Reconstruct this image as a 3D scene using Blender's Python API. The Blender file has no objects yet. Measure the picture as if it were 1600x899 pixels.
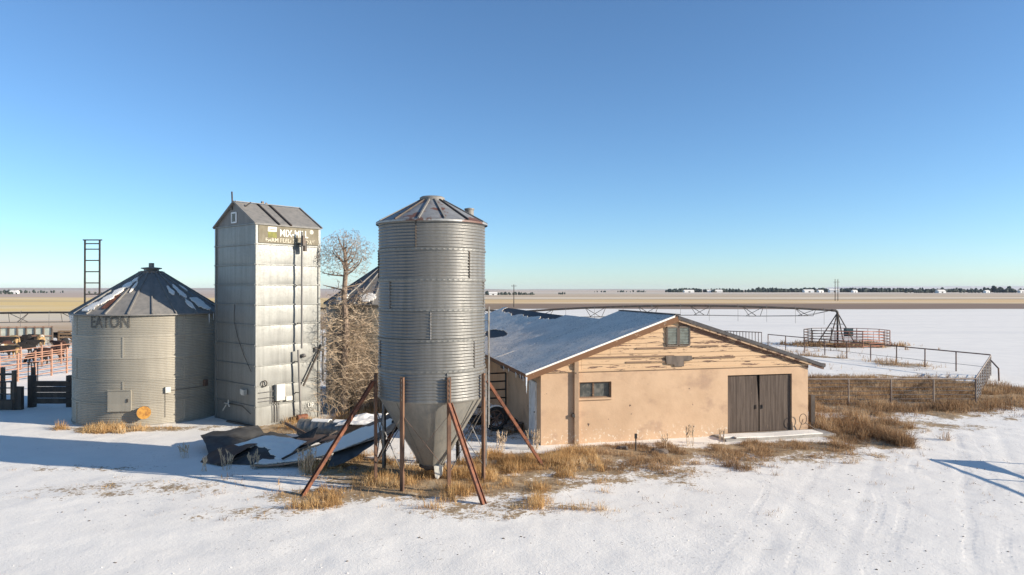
import bpy, math, random
import numpy as np
from mathutils import Vector, Matrix

random.seed(7)
rng = np.random.default_rng(7)
PI = math.pi
R = math.radians
sc = bpy.context.scene
COL = sc.collection
CAM_H = 5.5
SUN_EL, SUN_AZ = 18.5, 103.5          # azimuth clockwise from +Y
SUN_DIR = Vector((math.sin(R(SUN_AZ)) * math.cos(R(SUN_EL)), math.cos(R(SUN_AZ)) * math.cos(R(SUN_EL)), math.sin(R(SUN_EL))))

# ------------------------------------------------------------------ noise
_perm = rng.random((256, 256)).astype(np.float32)
def vnoise(x, y):
    x = np.asarray(x, float); y = np.asarray(y, float)
    xi = np.floor(x).astype(int); yi = np.floor(y).astype(int)
    fx = x - xi; fy = y - yi
    fx = fx * fx * (3 - 2 * fx); fy = fy * fy * (3 - 2 * fy)
    a = _perm[xi & 255, yi & 255]; b = _perm[(xi + 1) & 255, yi & 255]
    c = _perm[xi & 255, (yi + 1) & 255]; d = _perm[(xi + 1) & 255, (yi + 1) & 255]
    return (a * (1 - fx) + b * fx) * (1 - fy) + (c * (1 - fx) + d * fx) * fy
def fbm(x, y, o=4):
    s = 0; a = .5; t = 0
    for i in range(o):
        s = s + a * vnoise(x + 17.3 * i, y + 9.1 * i); t += a
        x = np.asarray(x) * 2.03; y = np.asarray(y) * 2.03; a *= .5
    return s / t
def sstep(a, b, x):
    t = np.clip((np.asarray(x, float) - a) / (b - a), 0, 1)
    return t * t * (3 - 2 * t)

def ground_z(x, y):
    """gentle relief of the yard"""
    x = np.asarray(x, float); y = np.asarray(y, float)
    near = 1 - sstep(50, 75, y)
    z = (fbm(x * .25, y * .25, 3) - .5) * .05 + (fbm(x * 1.3 + 40, y * 1.3, 3) - .5) * .03
    return z * near

# ------------------------------------------------------------------ mesh helper
class MB:
    def __init__(s):
        s.v = []; s.f = []; s.m = []
    def add(s, vs, fs, mi=0):
        o = len(s.v)
        s.v.extend([tuple(p) for p in vs])
        s.f.extend([tuple(i + o for i in f) for f in fs])
        s.m.extend([mi] * len(fs))
        return s
    def hexa(s, p, mi=0):
        return s.add(p, [(0, 3, 2, 1), (4, 5, 6, 7), (0, 1, 5, 4), (1, 2, 6, 5), (2, 3, 7, 6), (3, 0, 4, 7)], mi)
    def box(s, c, d, rz=0, mi=0):
        cx, cy, cz = c; hx, hy, hz = d[0] / 2, d[1] / 2, d[2] / 2
        ca, sa = math.cos(rz), math.sin(rz)
        P = []
        for z in (-hz, hz):
            for (a, b) in ((-hx, -hy), (hx, -hy), (hx, hy), (-hx, hy)):
                P.append((cx + a * ca - b * sa, cy + a * sa + b * ca, cz + z))
        return s.hexa(P, mi)
    def bar(s, p0, p1, w, h, up=(0, 0, 1), mi=0):
        p0 = Vector(p0); p1 = Vector(p1); d = (p1 - p0).normalized(); up = Vector(up)
        if abs(d.dot(up)) > .98: up = Vector((1, 0, 0)) if abs(d.x) < .9 else Vector((0, 1, 0))
        a = d.cross(up).normalized(); b = a.cross(d).normalized()
        P = []
        for q in (p0, p1):
            for (i, j) in ((-1, -1), (1, -1), (1, 1), (-1, 1)):
                P.append(q + a * (w / 2 * i) + b * (h / 2 * j))
        return s.hexa(P, mi)
    def tube(s, pts, r, n=8, caps=True, mi=0):
        pts = [Vector(p) for p in pts]
        if not isinstance(r, (list, tuple)): r = [r] * len(pts)
        rings = []; a = None
        for i, p in enumerate(pts):
            d = (pts[min(i + 1, len(pts) - 1)] - pts[max(i - 1, 0)])
            d = d.normalized() if d.length > 1e-9 else Vector((0, 0, 1))
            if a is None:
                a = d.cross(Vector((0, 0, 1)) if abs(d.z) < .95 else Vector((1, 0, 0))).normalized()
            else:
                a = (a - d * a.dot(d))
                a = a.normalized() if a.length > 1e-6 else d.orthogonal().normalized()
            b = d.cross(a)
            rings.append([p + (a * math.cos(2 * PI * k / n) + b * math.sin(2 * PI * k / n)) * r[i] for k in range(n)])
        vs = [q for g in rings for q in g]; fs = []
        for i in range(len(rings) - 1):
            for k in range(n):
                k2 = (k + 1) % n
                fs.append((i * n + k, i * n + k2, (i + 1) * n + k2, (i + 1) * n + k))
        if caps:
            fs.append(tuple(reversed(range(n)))); fs.append(tuple((len(rings) - 1) * n + k for k in range(n)))
        return s.add(vs, fs, mi)
    def lathe(s, prof, n=48, c=(0, 0, 0), a0=0, a1=2 * PI, mi=0):
        full = abs(a1 - a0 - 2 * PI) < 1e-6
        cols = n if full else n + 1
        vs = []; fs = []
        for (r, z) in prof:
            for k in range(cols):
                t = a0 + (a1 - a0) * k / n
                vs.append((c[0] + r * math.cos(t), c[1] + r * math.sin(t), c[2] + z))
        for i in range(len(prof) - 1):
            for k in range(n):
                k2 = (k + 1) % cols
                fs.append((i * cols + k, i * cols + k2, (i + 1) * cols + k2, (i + 1) * cols + k))
        return s.add(vs, fs, mi)
    def grid(s, fn, nu, nv, mi=0, keep=None):
        vs = [fn(i / nu, j / nv) for j in range(nv + 1) for i in range(nu + 1)]
        fs = []
        for j in range(nv):
            for i in range(nu):
                if keep and not keep((i + .5) / nu, (j + .5) / nv): continue
                a = j * (nu + 1) + i
                fs.append((a, a + 1, a + nu + 2, a + nu + 1))
        return s.add(vs, fs, mi)
    def slab(s, fn, th, nu, nv, nrm=(0, 0, 1), keep=None, mi=0):
        """closed sheet: fn(u,v) upper surface, thickness th along -nrm"""
        nrm = Vector(nrm); cells = {}
        for j in range(nv):
            for i in range(nu):
                cells[(i, j)] = (not keep) or keep((i + .5) / nu, (j + .5) / nv)
        idx = {}; vs = []
        def gv(i, j, t):
            k = (i, j, t)
            if k not in idx:
                p = Vector(fn(i / nu, j / nv))
                h = th(i / nu, j / nv) if callable(th) else th
                idx[k] = len(vs); vs.append(p - nrm * h if t else p)
            return idx[k]
        fs = []
        for (i, j), on in cells.items():
            if not on: continue
            fs.append((gv(i, j, 0), gv(i + 1, j, 0), gv(i + 1, j + 1, 0), gv(i, j + 1, 0)))
            fs.append((gv(i, j, 1), gv(i, j + 1, 1), gv(i + 1, j + 1, 1), gv(i + 1, j, 1)))
            for (di, dj, e) in ((0, -1, ((0, 0), (1, 0))), (1, 0, ((1, 0), (1, 1))), (0, 1, ((1, 1), (0, 1))), (-1, 0, ((0, 1), (0, 0)))):
                if not cells.get((i + di, j + dj), False):
                    (a, b), (c, d) = e
                    fs.append((gv(i + a, j + b, 0), gv(i + a, j + b, 1), gv(i + c, j + d, 1), gv(i + c, j + d, 0)))
        return s.add(vs, fs, mi)
    def prism(s, poly, ext, mi=0):
        ext = Vector(ext); n = len(poly)
        vs = [Vector(p) for p in poly] + [Vector(p) + ext for p in poly]
        fs = [tuple(range(n)), tuple(reversed(range(n, 2 * n)))]
        for k in range(n):
            k2 = (k + 1) % n
            fs.append((k, n + k, n + k2, k2))
        return s.add(vs, fs, mi)
    def ico(s, c, r, jit=.25, sub=1, mi=0, sq=(1, 1, 1)):
        t = (1 + 5 ** .5) / 2
        V = [(-1, t, 0), (1, t, 0), (-1, -t, 0), (1, -t, 0), (0, -1, t), (0, 1, t), (0, -1, -t), (0, 1, -t), (t, 0, -1), (t, 0, 1), (-t, 0, -1), (-t, 0, 1)]
        F = [(0, 11, 5), (0, 5, 1), (0, 1, 7), (0, 7, 10), (0, 10, 11), (1, 5, 9), (5, 11, 4), (11, 10, 2), (10, 7, 6), (7, 1, 8), (3, 9, 4), (3, 4, 2), (3, 2, 6), (3, 6, 8), (3, 8, 9), (4, 9, 5), (2, 4, 11), (6, 2, 10), (8, 6, 7), (9, 8, 1)]
        V = [Vector(v).normalized() for v in V]
        for _ in range(sub - 1):
            mid = {}; F2 = []
            def m(a, b):
                k = (min(a, b), max(a, b))
                if k not in mid: mid[k] = len(V); V.append(((V[a] + V[b]) / 2).normalized())
                return mid[k]
            for (a, b, c3) in F:
                ab, bc, ca = m(a, b), m(b, c3), m(c3, a)
                F2 += [(a, ab, ca), (b, bc, ab), (c3, ca, bc), (ab, bc, ca)]
            F = F2
        vs = []
        for v in V:
            k = r * (1 + random.uniform(-jit, jit))
            vs.append((c[0] + v.x * k * sq[0], c[1] + v.y * k * sq[1], c[2] + v.z * k * sq[2]))
        return s.add(vs, F, mi)
    def build(s, name, mat, parent=None, smooth=35):
        off = OFF.get(parent.name, Vector((0, 0, 0))) if parent else Vector((0, 0, 0))
        me = bpy.data.meshes.new(name)
        me.from_pydata([(p[0] - off.x, p[1] - off.y, p[2] - off.z) for p in s.v], [], s.f)
        for mm in (mat if isinstance(mat, (list, tuple)) else [mat]): me.materials.append(mm)
        if any(s.m): me.polygons.foreach_set('material_index', s.m)
        if smooth:
            me.polygons.foreach_set('use_smooth', [True] * len(me.polygons))
            me.update()
            me.set_sharp_from_angle(angle=R(smooth))
        me.update()
        o = bpy.data.objects.new(name, me); COL.objects.link(o)
        if parent:
            o.parent = parent; OFF[o.name] = off
        else:
            OFF[o.name] = Vector((0, 0, 0))
        return o
OFF = {}

def tag(o, label=None, cat=None, group=None, kind=None):
    if label: o['label'] = label
    if cat: o['category'] = cat
    if group: o['group'] = group
    if kind: o['kind'] = kind
    return o
def thing(name, loc, label, cat, group=None):
    o = bpy.data.objects.new(name, None); COL.objects.link(o)
    o.location = loc; o.empty_display_size = .2
    OFF[o.name] = Vector(loc)
    return tag(o, label, cat, group)
def copy_tree(o, parent=None):
    c = o.copy(); COL.objects.link(c)
    OFF[c.name] = OFF[o.name].copy()
    if parent: c.parent = parent
    for ch in list(o.children): copy_tree(ch, c)
    return c

# ------------------------------------------------------------------ materials
class NT:
    def __init__(s, name):
        s.mat = bpy.data.materials.new(name); s.mat.use_nodes = True
        s.t = s.mat.node_tree; s.b = s.t.nodes['Principled BSDF']
        s.tc = s.t.nodes.new('ShaderNodeTexCoord')
    def n(s, typ, **kw):
        nd = s.t.nodes.new(typ)
        for k, v in kw.items(): setattr(nd, k, v)
        return nd
    def link(s, a, b): s.t.links.new(a, b)
    def val(s, sock, v):
        if hasattr(v, 'is_output'): s.link(v, sock)
        else: sock.default_value = v
    def mapping(s, scale=(1, 1, 1), src=None, loc=(0, 0, 0), rot=(0, 0, 0)):
        m = s.n('ShaderNodeMapping'); s.link(src or s.tc.outputs['Object'], m.inputs[0])
        m.inputs['Scale'].default_value = scale; m.inputs['Location'].default_value = loc; m.inputs['Rotation'].default_value = rot
        return m.outputs[0]
    def noise(s, scale=1, detail=4, rough=.55, vec=None, dist=0):
        nd = s.n('ShaderNodeTexNoise'); s.link(vec if vec is not None else s.tc.outputs['Object'], nd.inputs['Vector'])
        nd.inputs['Scale'].default_value = scale; nd.inputs['Detail'].default_value = detail
        nd.inputs['Roughness'].default_value = rough; nd.inputs['Distortion'].default_value = dist
        return nd.outputs[0]
    def voro(s, scale, vec=None, feature='F1'):
        nd = s.n('ShaderNodeTexVoronoi', feature=feature); s.link(vec if vec is not None else s.tc.outputs['Object'], nd.inputs['Vector'])
        nd.inputs['Scale'].default_value = scale
        return nd.outputs['Distance']
    def ramp(s, fac, a, b, ca=0.0, cb=1.0):
        nd = s.n('ShaderNodeMapRange', interpolation_type='SMOOTHSTEP'); s.link(fac, nd.inputs[0])
        for i, v in zip((1, 2, 3, 4), (a, b, ca, cb)): nd.inputs[i].default_value = v
        return nd.outputs[0]
    def math(s, op, a, b=0.0, c=None):
        nd = s.n('ShaderNodeMath', operation=op); s.val(nd.inputs[0], a); s.val(nd.inputs[1], b)
        if c is not None: s.val(nd.inputs[2], c)
        return nd.outputs[0]
    def mix(s, fac, a, b):
        nd = s.n('ShaderNodeMix', data_type='RGBA'); s.val(nd.inputs['Factor'], fac)
        for k, v in ((6, a), (7, b)):
            if hasattr(v, 'is_output'): s.link(v, nd.inputs[k])
            else: nd.inputs[k].default_value = (*v, 1)
        return nd.outputs[2]
    def bump(s, h, strength=.3, dist=.02, prev=None):
        nd = s.n('ShaderNodeBump'); s.link(h, nd.inputs['Height'])
        nd.inputs['Strength'].default_value = strength; nd.inputs['Distance'].default_value = dist
        if prev is not None: s.link(prev, nd.inputs['Normal'])
        return nd.outputs[0]
    def sep(s, src=None):
        nd = s.n('ShaderNodeSeparateXYZ'); s.link(src if src is not None else s.tc.outputs['Object'], nd.inputs[0]); return nd.outputs
    def out(s, color=None, rough=None, metal=None, normal=None, spec=None):
        if color is not None:
            if hasattr(color, 'is_output'): s.link(color, s.b.inputs['Base Color'])
            else: s.b.inputs['Base Color'].default_value = (*color, 1)
        if rough is not None: s.val(s.b.inputs['Roughness'], rough)
        if metal is not None: s.val(s.b.inputs['Metallic'], metal)
        if normal is not None: s.link(normal, s.b.inputs['Normal'])
        if spec is not None: s.b.inputs['Specular IOR Level'].default_value = spec
        return s.mat

def simple(name, c, c2=None, rough=.7, metal=0, scale=4, stretch=(1, 1, 1), bump=.0, lo=.4, hi=.65):
    m = NT(name)
    v = m.mapping(stretch)
    nz = m.noise(scale, 5, .6, v)
    col = m.mix(m.ramp(nz, lo, hi), c, c2 or tuple(k * .7 for k in c))
    nrm = m.bump(m.noise(scale * 4, 4, .6, v), bump, .01) if bump else None
    return m.out(col, rough, metal, nrm)

def galvanized(name, base, dark, rough=.42, metal=.8, stain=(.20, .13, .08), stain_amt=.25, panel=None):
    m = NT(name)
    spang = m.noise(14, 3, .6)
    streak = m.noise(1.0, 5, .65, m.mapping((5, 5, .35)))
    big = m.noise(.7, 3, .5, m.mapping((1, 1, 1.6), loc=(3, 7, 1)))
    c = m.mix(m.ramp(streak, .38, .68), base, dark)
    c = m.mix(m.math('MULTIPLY', m.ramp(big, .45, .7), .5), c, tuple(k * .8 for k in base))
    c = m.mix(m.math('MULTIPLY', m.ramp(m.noise(2.2, 6, .7, m.mapping((3, 3, .5), loc=(9, 2, 4))), .58, .72), stain_amt), c, stain)
    if panel:
        xyz = m.sep(); ang = m.math('ARCTAN2', xyz[1], xyz[0])
        row = m.math('FLOOR', m.math('DIVIDE', m.math('SUBTRACT', xyz[2], panel[0]), panel[1]))
        cel = m.math('FLOOR', m.math('ADD', m.math('MULTIPLY', ang, panel[2] / (2 * PI)), m.math('MULTIPLY', row, .37)))
        cv = m.n('ShaderNodeCombineXYZ'); m.link(cel, cv.inputs[0]); m.link(row, cv.inputs[1])
        wn = m.n('ShaderNodeTexWhiteNoise', noise_dimensions='3D'); m.link(cv.outputs[0], wn.inputs['Vector'])
        c = m.mix(m.math('MULTIPLY', wn.outputs['Value'], .42), c, tuple(k * .62 for k in base))
    rg = m.ramp(spang, .3, .7, rough - .06, rough + .1)
    return m.out(c, rg, metal, m.bump(spang, .04, .01))

MT = {}
MT['galv_silo'] = galvanized('galvanized_silo', (.225, .215, .195), (.16, .155, .14), .45, .45, stain_amt=.4, panel=(2.42, .84, 3))
MT['galv_bin'] = galvanized('galvanized_bin', (.375, .335, .265), (.33, .295, .235), .6, .25, panel=(.06, .894, 4))
MT['galv_mill'] = galvanized('galvanized_mill', (.265, .26, .235), (.215, .21, .19), .5, .4, stain_amt=.1)
MT['galv_roof'] = galvanized('galvanized_roof', (.235, .215, .19), (.175, .165, .15), .65, .12)
MT['galv_cone'] = galvanized('galvanized_hopper', (.30, .28, .24), (.235, .225, .20), .55, .35, stain_amt=.4)
MT['dark_steel'] = simple('dark_steel', (.06, .055, .05), (.10, .07, .05), .55, .5)
MT['grey_steel'] = simple('grey_steel', (.22, .21, .20), (.14, .12, .10), .5, .6)
MT['rust'] = simple('rusty_steel', (.235, .085, .04), (.11, .045, .028), .75, .2, 6, (1, 1, 1), .25)
MT['rust_pale'] = simple('weathered_rusty_channel', (.20, .105, .06), (.11, .06, .04), .7, .3, 5, (1, 1, .4), .2)
MT['pipe_rust'] = simple('rusty_pipe', (.17, .10, .07), (.09, .06, .05), .7, .3, 5)
MT['pink_pipe'] = simple('faded_red_pipe', (.50, .20, .13), (.33, .14, .09), .65, .1, 3)
MT['orange_pipe'] = simple('orange_pipe', (.44, .235, .15), (.33, .175, .115), .65, .1, 3)
MT['white_paint'] = simple('white_paint', (.74, .74, .72), (.6, .6, .58), .5, 0, 3)
MT['cream_box'] = simple('cream_paint', (.60, .57, .50), (.50, .47, .40), .5, .1, 4)
MT['black'] = simple('black_rubber', (.022, .021, .02), (.05, .045, .04), .8, 0, 5)
MT['orange_cover'] = simple('rusty_orange_cover', (.55, .27, .05), (.33, .14, .03), .7, 0, 7)
MT['lettering_white'] = simple('faded_white_lettering', (.74, .71, .62), (.50, .45, .34), .6, 0, 9, lo=.55, hi=.7)
MT['lettering_dark'] = simple('worn_dark_lettering', (.085, .078, .066), (.215, .19, .15), .6, .1, 5, lo=.56, hi=.74)
MT['lettering_pale'] = simple('faded_pale_lettering', (.52, .46, .34), (.14, .115, .07), .6, 0, 9, lo=.48, hi=.6)
MT['sign_brown'] = simple('faded_olive_sign', (.135, .11, .065), (.19, .16, .105), .7, .0, 3, (1, 1, .5))
MT['logo_green'] = simple('logo_green', (.20, .19, .03), (.14, .13, .03), .7, 0, 8)
MT['wood_grey'] = simple('weathered_wood', (.17, .13, .10), (.09, .07, .055), .85, 0, 3, (1, 1, .2), .3)
MT['wood_dark'] = simple('dark_wood', (.055, .042, .034), (.095, .07, .052), .85, 0, 3, (1, 1, .4), .3)
MT['concrete'] = simple('concrete', (.36, .33, .29), (.27, .25, .22), .9, 0, 3, bump=.2)
MT['ice'] = simple('ice', (.75, .80, .84), (.65, .72, .78), .15, 0, 3)
MT['pole'] = simple('pole_wood', (.10, .08, .065), None, .9)
MT['pine'] = simple('pine_foliage', (.035, .05, .045), (.055, .065, .05), .9, 0, .3)
MT['far_white'] = simple('farm_white', (.78, .77, .74), (.7, .7, .68), .7)
MT['far_roof'] = simple('farm_roof', (.30, .29, .29), (.7, .7, .72), .7, 0, .1)
MT['hill_tan'] = simple('hill_grass', (.34, .26, .20), (.44, .35, .26), .95, 0, .0015, (1, 4, 1))
MT['hill_snow'] = simple('hill_snow', (.62, .58, .54), (.40, .33, .27), .95, 0, .002, (1, 4, 1), lo=.5, hi=.75)
MT['windbreak'] = simple('pale_green_sheet', (.42, .44, .37), (.52, .52, .45), .7, .1, 2)
MT['louver'] = simple('grey_green_louver', (.20, .22, .19), (.13, .14, .12), .7)
MT['glass'] = simple('dusty_glass', (.05, .055, .05), (.15, .14, .12), .12, 0, 3)
MT['interior'] = simple('dark_interior', (.03, .027, .025), None, .9)
MT['teal'] = simple('teal_box', (.035, .07, .075), None, .5)
MT['fascia'] = None

def make_snow(name, c=(.86, .80, .71), bs=.35, sc_=1.0, thin=0):
    m = NT(name)
    h = m.math('ADD', m.noise(3 * sc_, 5, .6), m.math('MULTIPLY', m.noise(22 * sc_, 3, .6), .35))
    col = m.mix(m.ramp(m.noise(1.3, 4, .6), .35, .7), c, tuple(k * .93 for k in c))
    if thin: col = m.mix(m.math('MULTIPLY', m.math('MULTIPLY', m.ramp(m.noise(16, 5, .75), .46, .62), m.ramp(m.noise(.8, 4, .6), .3, .65, .35, 1)), thin), col, (.20, .175, .15))
    return m.out(col, .65, 0, m.bump(h, bs, .05), .2)
MT['snow'] = make_snow('snow')
MT['roof_snow'] = make_snow('roof_snow', (.92, .80, .66), .8, 1.8, .85)

def stucco():
    m = NT('cream_stucco')
    base = m.mix(m.ramp(m.noise(1.1, 5, .6), .35, .7), (.57, .39, .25), (.505, .34, .215))
    # broad pinkish stains on the right half of the wall
    st = m.ramp(m.noise(.75, 4, .65, m.mapping((1, 1, 1.3), loc=(5.2, 1.1, 3))), .52, .70)
    base = m.mix(m.math('MULTIPLY', st, .5), base, (.31, .20, .145))
    # pale chips low on the wall
    z = m.sep()[2]
    low = m.ramp(z, .1, .75, 1, 0)
    chip = m.ramp(m.noise(9, 6, .75), .57, .61)
    base = m.mix(m.math('MULTIPLY', chip, m.math('MULTIPLY', low, .9)), base, (.74, .66, .52))
    chip2 = m.ramp(m.noise(4.3, 6, .75, m.mapping((1, 1, 1), loc=(11, 3, 8))), .70, .73)
    base = m.mix(m.math('MULTIPLY', chip2, .7), base, (.66, .54, .38))
    dots = m.ramp(m.noise(5.5, 2, .4, m.mapping((1, 1, 1), loc=(2, 9, 5))), .755, .775)
    base = m.mix(dots, base, (.12, .09, .07))
    # faint block courses
    h = m.noise(30, 4, .6)
    return m.out(base, .9, 0, m.bump(m.noise(2.5, 4, .6), .18, .06, m.bump(h, .25, .01)), .15)
MT['stucco'] = stucco()
def peeling(name, paint, wood, lo, hi, stretch=(.6, .6, 6), dark=(.10, .07, .06)):
    m = NT(name)
    v = m.mapping(stretch)
    a = m.noise(1.6, 6, .72, v)
    wv = m.mix(m.ramp(m.noise(6, 4, .6, m.mapping((.5, .5, 14))), .4, .65), wood, dark)
    c = m.mix(m.ramp(a, lo, hi), paint, wv)
    return m.out(c, .85, 0, m.bump(a, .25, .01), .15)
MT['siding'] = peeling('peeling_siding', (.56, .38, .23), (.19, .11, .075), .56, .59)
MT['fascia'] = peeling('peeling_fascia', (.19, .10, .055), (.50, .33, .20), .60, .64, (2, 2, 2))
MT['soffit'] = peeling('peeling_soffit', (.44, .30, .19), (.17, .10, .07), .50, .55, (2.2, 2.2, 2.2))
MT['gable_board'] = peeling('bare_board', (.23, .15, .10), (.50, .34, .2), .56, .6, (1, 1, 5))
MT['frieze'] = peeling('peeling_frieze', (.17, .10, .07), (.46, .31, .195), .54, .58, (1.6, 1.6, 3))
def barn_door_mat():
    m = NT('grey_barn_door')
    v = m.mapping((9, 9, .45))
    a = m.noise(1.4, 6, .7, v)
    c = m.mix(m.ramp(a, .35, .68), (.075, .056, .045), (.135, .103, .082))
    c = m.mix(m.math('MULTIPLY', m.ramp(m.noise(2, 6, .75, m.mapping((4, 4, .6), loc=(4, 4, 2))), .62, .70), .7), c, (.22, .16, .12))
    return m.out(c, .85, 0, m.bump(a, .3, .01), .15)
MT['barn_door'] = barn_door_mat()
MT['dark_roof'] = simple('dark_shingle', (.055, .05, .052), (.085, .075, .07), .85, 0, 6)
MT['sheet_dark'] = simple('old_sheet_metal', (.10, .095, .09), (.06, .055, .05), .5, .5, 3)
MT['sheet_rust'] = simple('rusty_sheet_metal', (.13, .075, .05), (.08, .06, .055), .7, .3, 3)
MT['culvert'] = simple('old_duct_metal', (.16, .16, .15), (.24, .22, .19), .5, .6, 4)
MT['bark'] = simple('bark', (.19, .135, .095), (.28, .20, .14), .9, 0, 8, (1, 1, .3), .5)
MT['bark_tan'] = simple('tan_bark', (.30, .19, .105), (.20, .125, .075), .9, 0, 8, (1, 1, .3), .4)
MT['twig_grey'] = simple('grey_twig', (.36, .275, .205), (.27, .205, .155), .9, 0, 3)
MT['twig_tan'] = simple('tan_twig', (.54, .41, .275), (.42, .31, .20), .9, 0, 3)
MT['cow_black'] = simple('black_hide', (.009, .007, .006), (.016, .012, .010), .9)
MT['cow_red'] = simple('red_hide', (.06, .022, .012), (.04, .016, .010), .9)
MT['cow_tan'] = simple('tan_hide', (.42, .27, .12), (.33, .20, .09), .8)
MT['cow_white'] = simple('white_face', (.62, .56, .47), None, .8)

# grass with per-blade colour
def grass_mat(name, c1, c2, c3):
    m = NT(name)
    at = m.n('ShaderNodeAttribute', attribute_name='tone')
    f = at.outputs['Fac']
    c = m.mix(m.ramp(f, .0, .55), c1, c2)
    c = m.mix(m.ramp(f, .7, 1.0), c, c3)
    m.out(c, .85, 0, None, .1)
    tr = m.n('ShaderNodeBsdfTranslucent'); m.link(c, tr.inputs[0])
    mx = m.n('ShaderNodeMixShader'); mx.inputs[0].default_value = .3
    m.link(m.b.outputs[0], mx.inputs[1]); m.link(tr.outputs[0], mx.inputs[2])
    m.link(mx.outputs[0], m.t.nodes['Material Output'].inputs[0])
    return m.mat
MT['grass_gold'] = grass_mat('golden_dry_grass', (.36, .20, .08), (.62, .40, .18), (.78, .62, .39))
MT['grass_brown'] = grass_mat('brown_dry_grass', (.20, .115, .06), (.46, .30, .165), (.70, .54, .35))

# ------------------------------------------------------------------ ground
GR = [  # (x, y, rx, ry, density of litter 0..1) places where dry growth stands
]
def region_dirt(x, y):
    """0 clean snow .. 1 bare dry litter"""
    x = np.asarray(x, float); y = np.asarray(y, float)
    n = fbm(x * .8, y * .8, 4) - .5
    d = np.zeros_like(x)
    def blob(cx, cy, rx, ry, k=1.0, soft=.55, rot=0):
        ca, sa = math.cos(rot), math.sin(rot)
        u = ((x - cx) * ca + (y - cy) * sa) / rx; v = (-(x - cx) * sa + (y - cy) * ca) / ry
        q = np.sqrt(u * u + v * v) + n * .9
        return k * (1 - sstep(1 - soft, 1 + soft * .5, q))
    L = [blob(-1.9, 19.6, 3.9, 2.2, 1.0), blob(1.4, 21.2, 2.6, 1.9, .8), blob(-4.4, 20.6, 2.0, 1.6, .75),
         blob(4.2, 22.9, 5.2, 1.6, .85, .55, .2), blob(8.8, 23.6, 4.0, 1.35, .85, .55, .2), blob(4.5, 21.3, 3.4, 1.1, .45, .6, .2),
         blob(13.0, 26.0, 2.1, 2.6, 1.0), blob(13.8, 27.8, 4.2, 2.2, .85),
         blob(-15.2, 26.9, 3.2, .8, .85), blob(-12.4, 27.1, 1.6, .6, .5), blob(-8.6, 27.0, 2.4, 1.6, .9), blob(-5.6, 29.0, 2.6, 2.6, 1.0),
         blob(19.5, 36.5, 9.5, 7.0, 1.0, .3, .35), blob(18.0, 31.8, 6.6, 1.9, .9, .4), blob(25.5, 36.5, 4.2, 3.4, .85, .4, .9), blob(14.5, 33.5, 4, 4, 1.0),
         blob(32.6, 67.5, 6.3, 3.6, 1.0), blob(25.0, 56.5, 3.8, .9, .75, .5, -.9), blob(28.6, 50, 2.2, 3.2, .7), blob(24.2, 61, 6, 1.2, .5),
         blob(-9.0, 22.6, 3.5, .8, .3), blob(-12.5, 18.2, 4.0, .9, .20), blob(16.5, 27.2, 3.5, 1.0, .5), blob(20.5, 29.3, 3.5, 1.0, .4),
         blob(-1, 28, 2.0, 5, .55),
         blob(-38, 52, 9, 13, .52, .8), blob(.3, 21.4, 2.5, 2.1, .95), blob(-4.7, 21.1, 1.7, 1.5, .95), blob(2.6, 20.4, 5.2, 2.2, .62, .7, .2), blob(8.6, 22.6, 5.6, 1.7, .62, .7, .22), blob(-5.0, 18.2, 2.0, 1.3, .8, .7), blob(-10.5, 18.9, 4.6, 1.4, .56, .9), blob(-13.5, 21.0, 4.0, .7, .5, .8), blob(-6.5, 17.0, 3.0, .9, .5, .9), blob(-.5, 17.2, 3.6, 1.0, .6, .7), blob(15.5, 28.5, 4.5, 1.6, .55, .7, .3)]
    for q in L: d = np.maximum(d, q)
    return d

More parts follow.
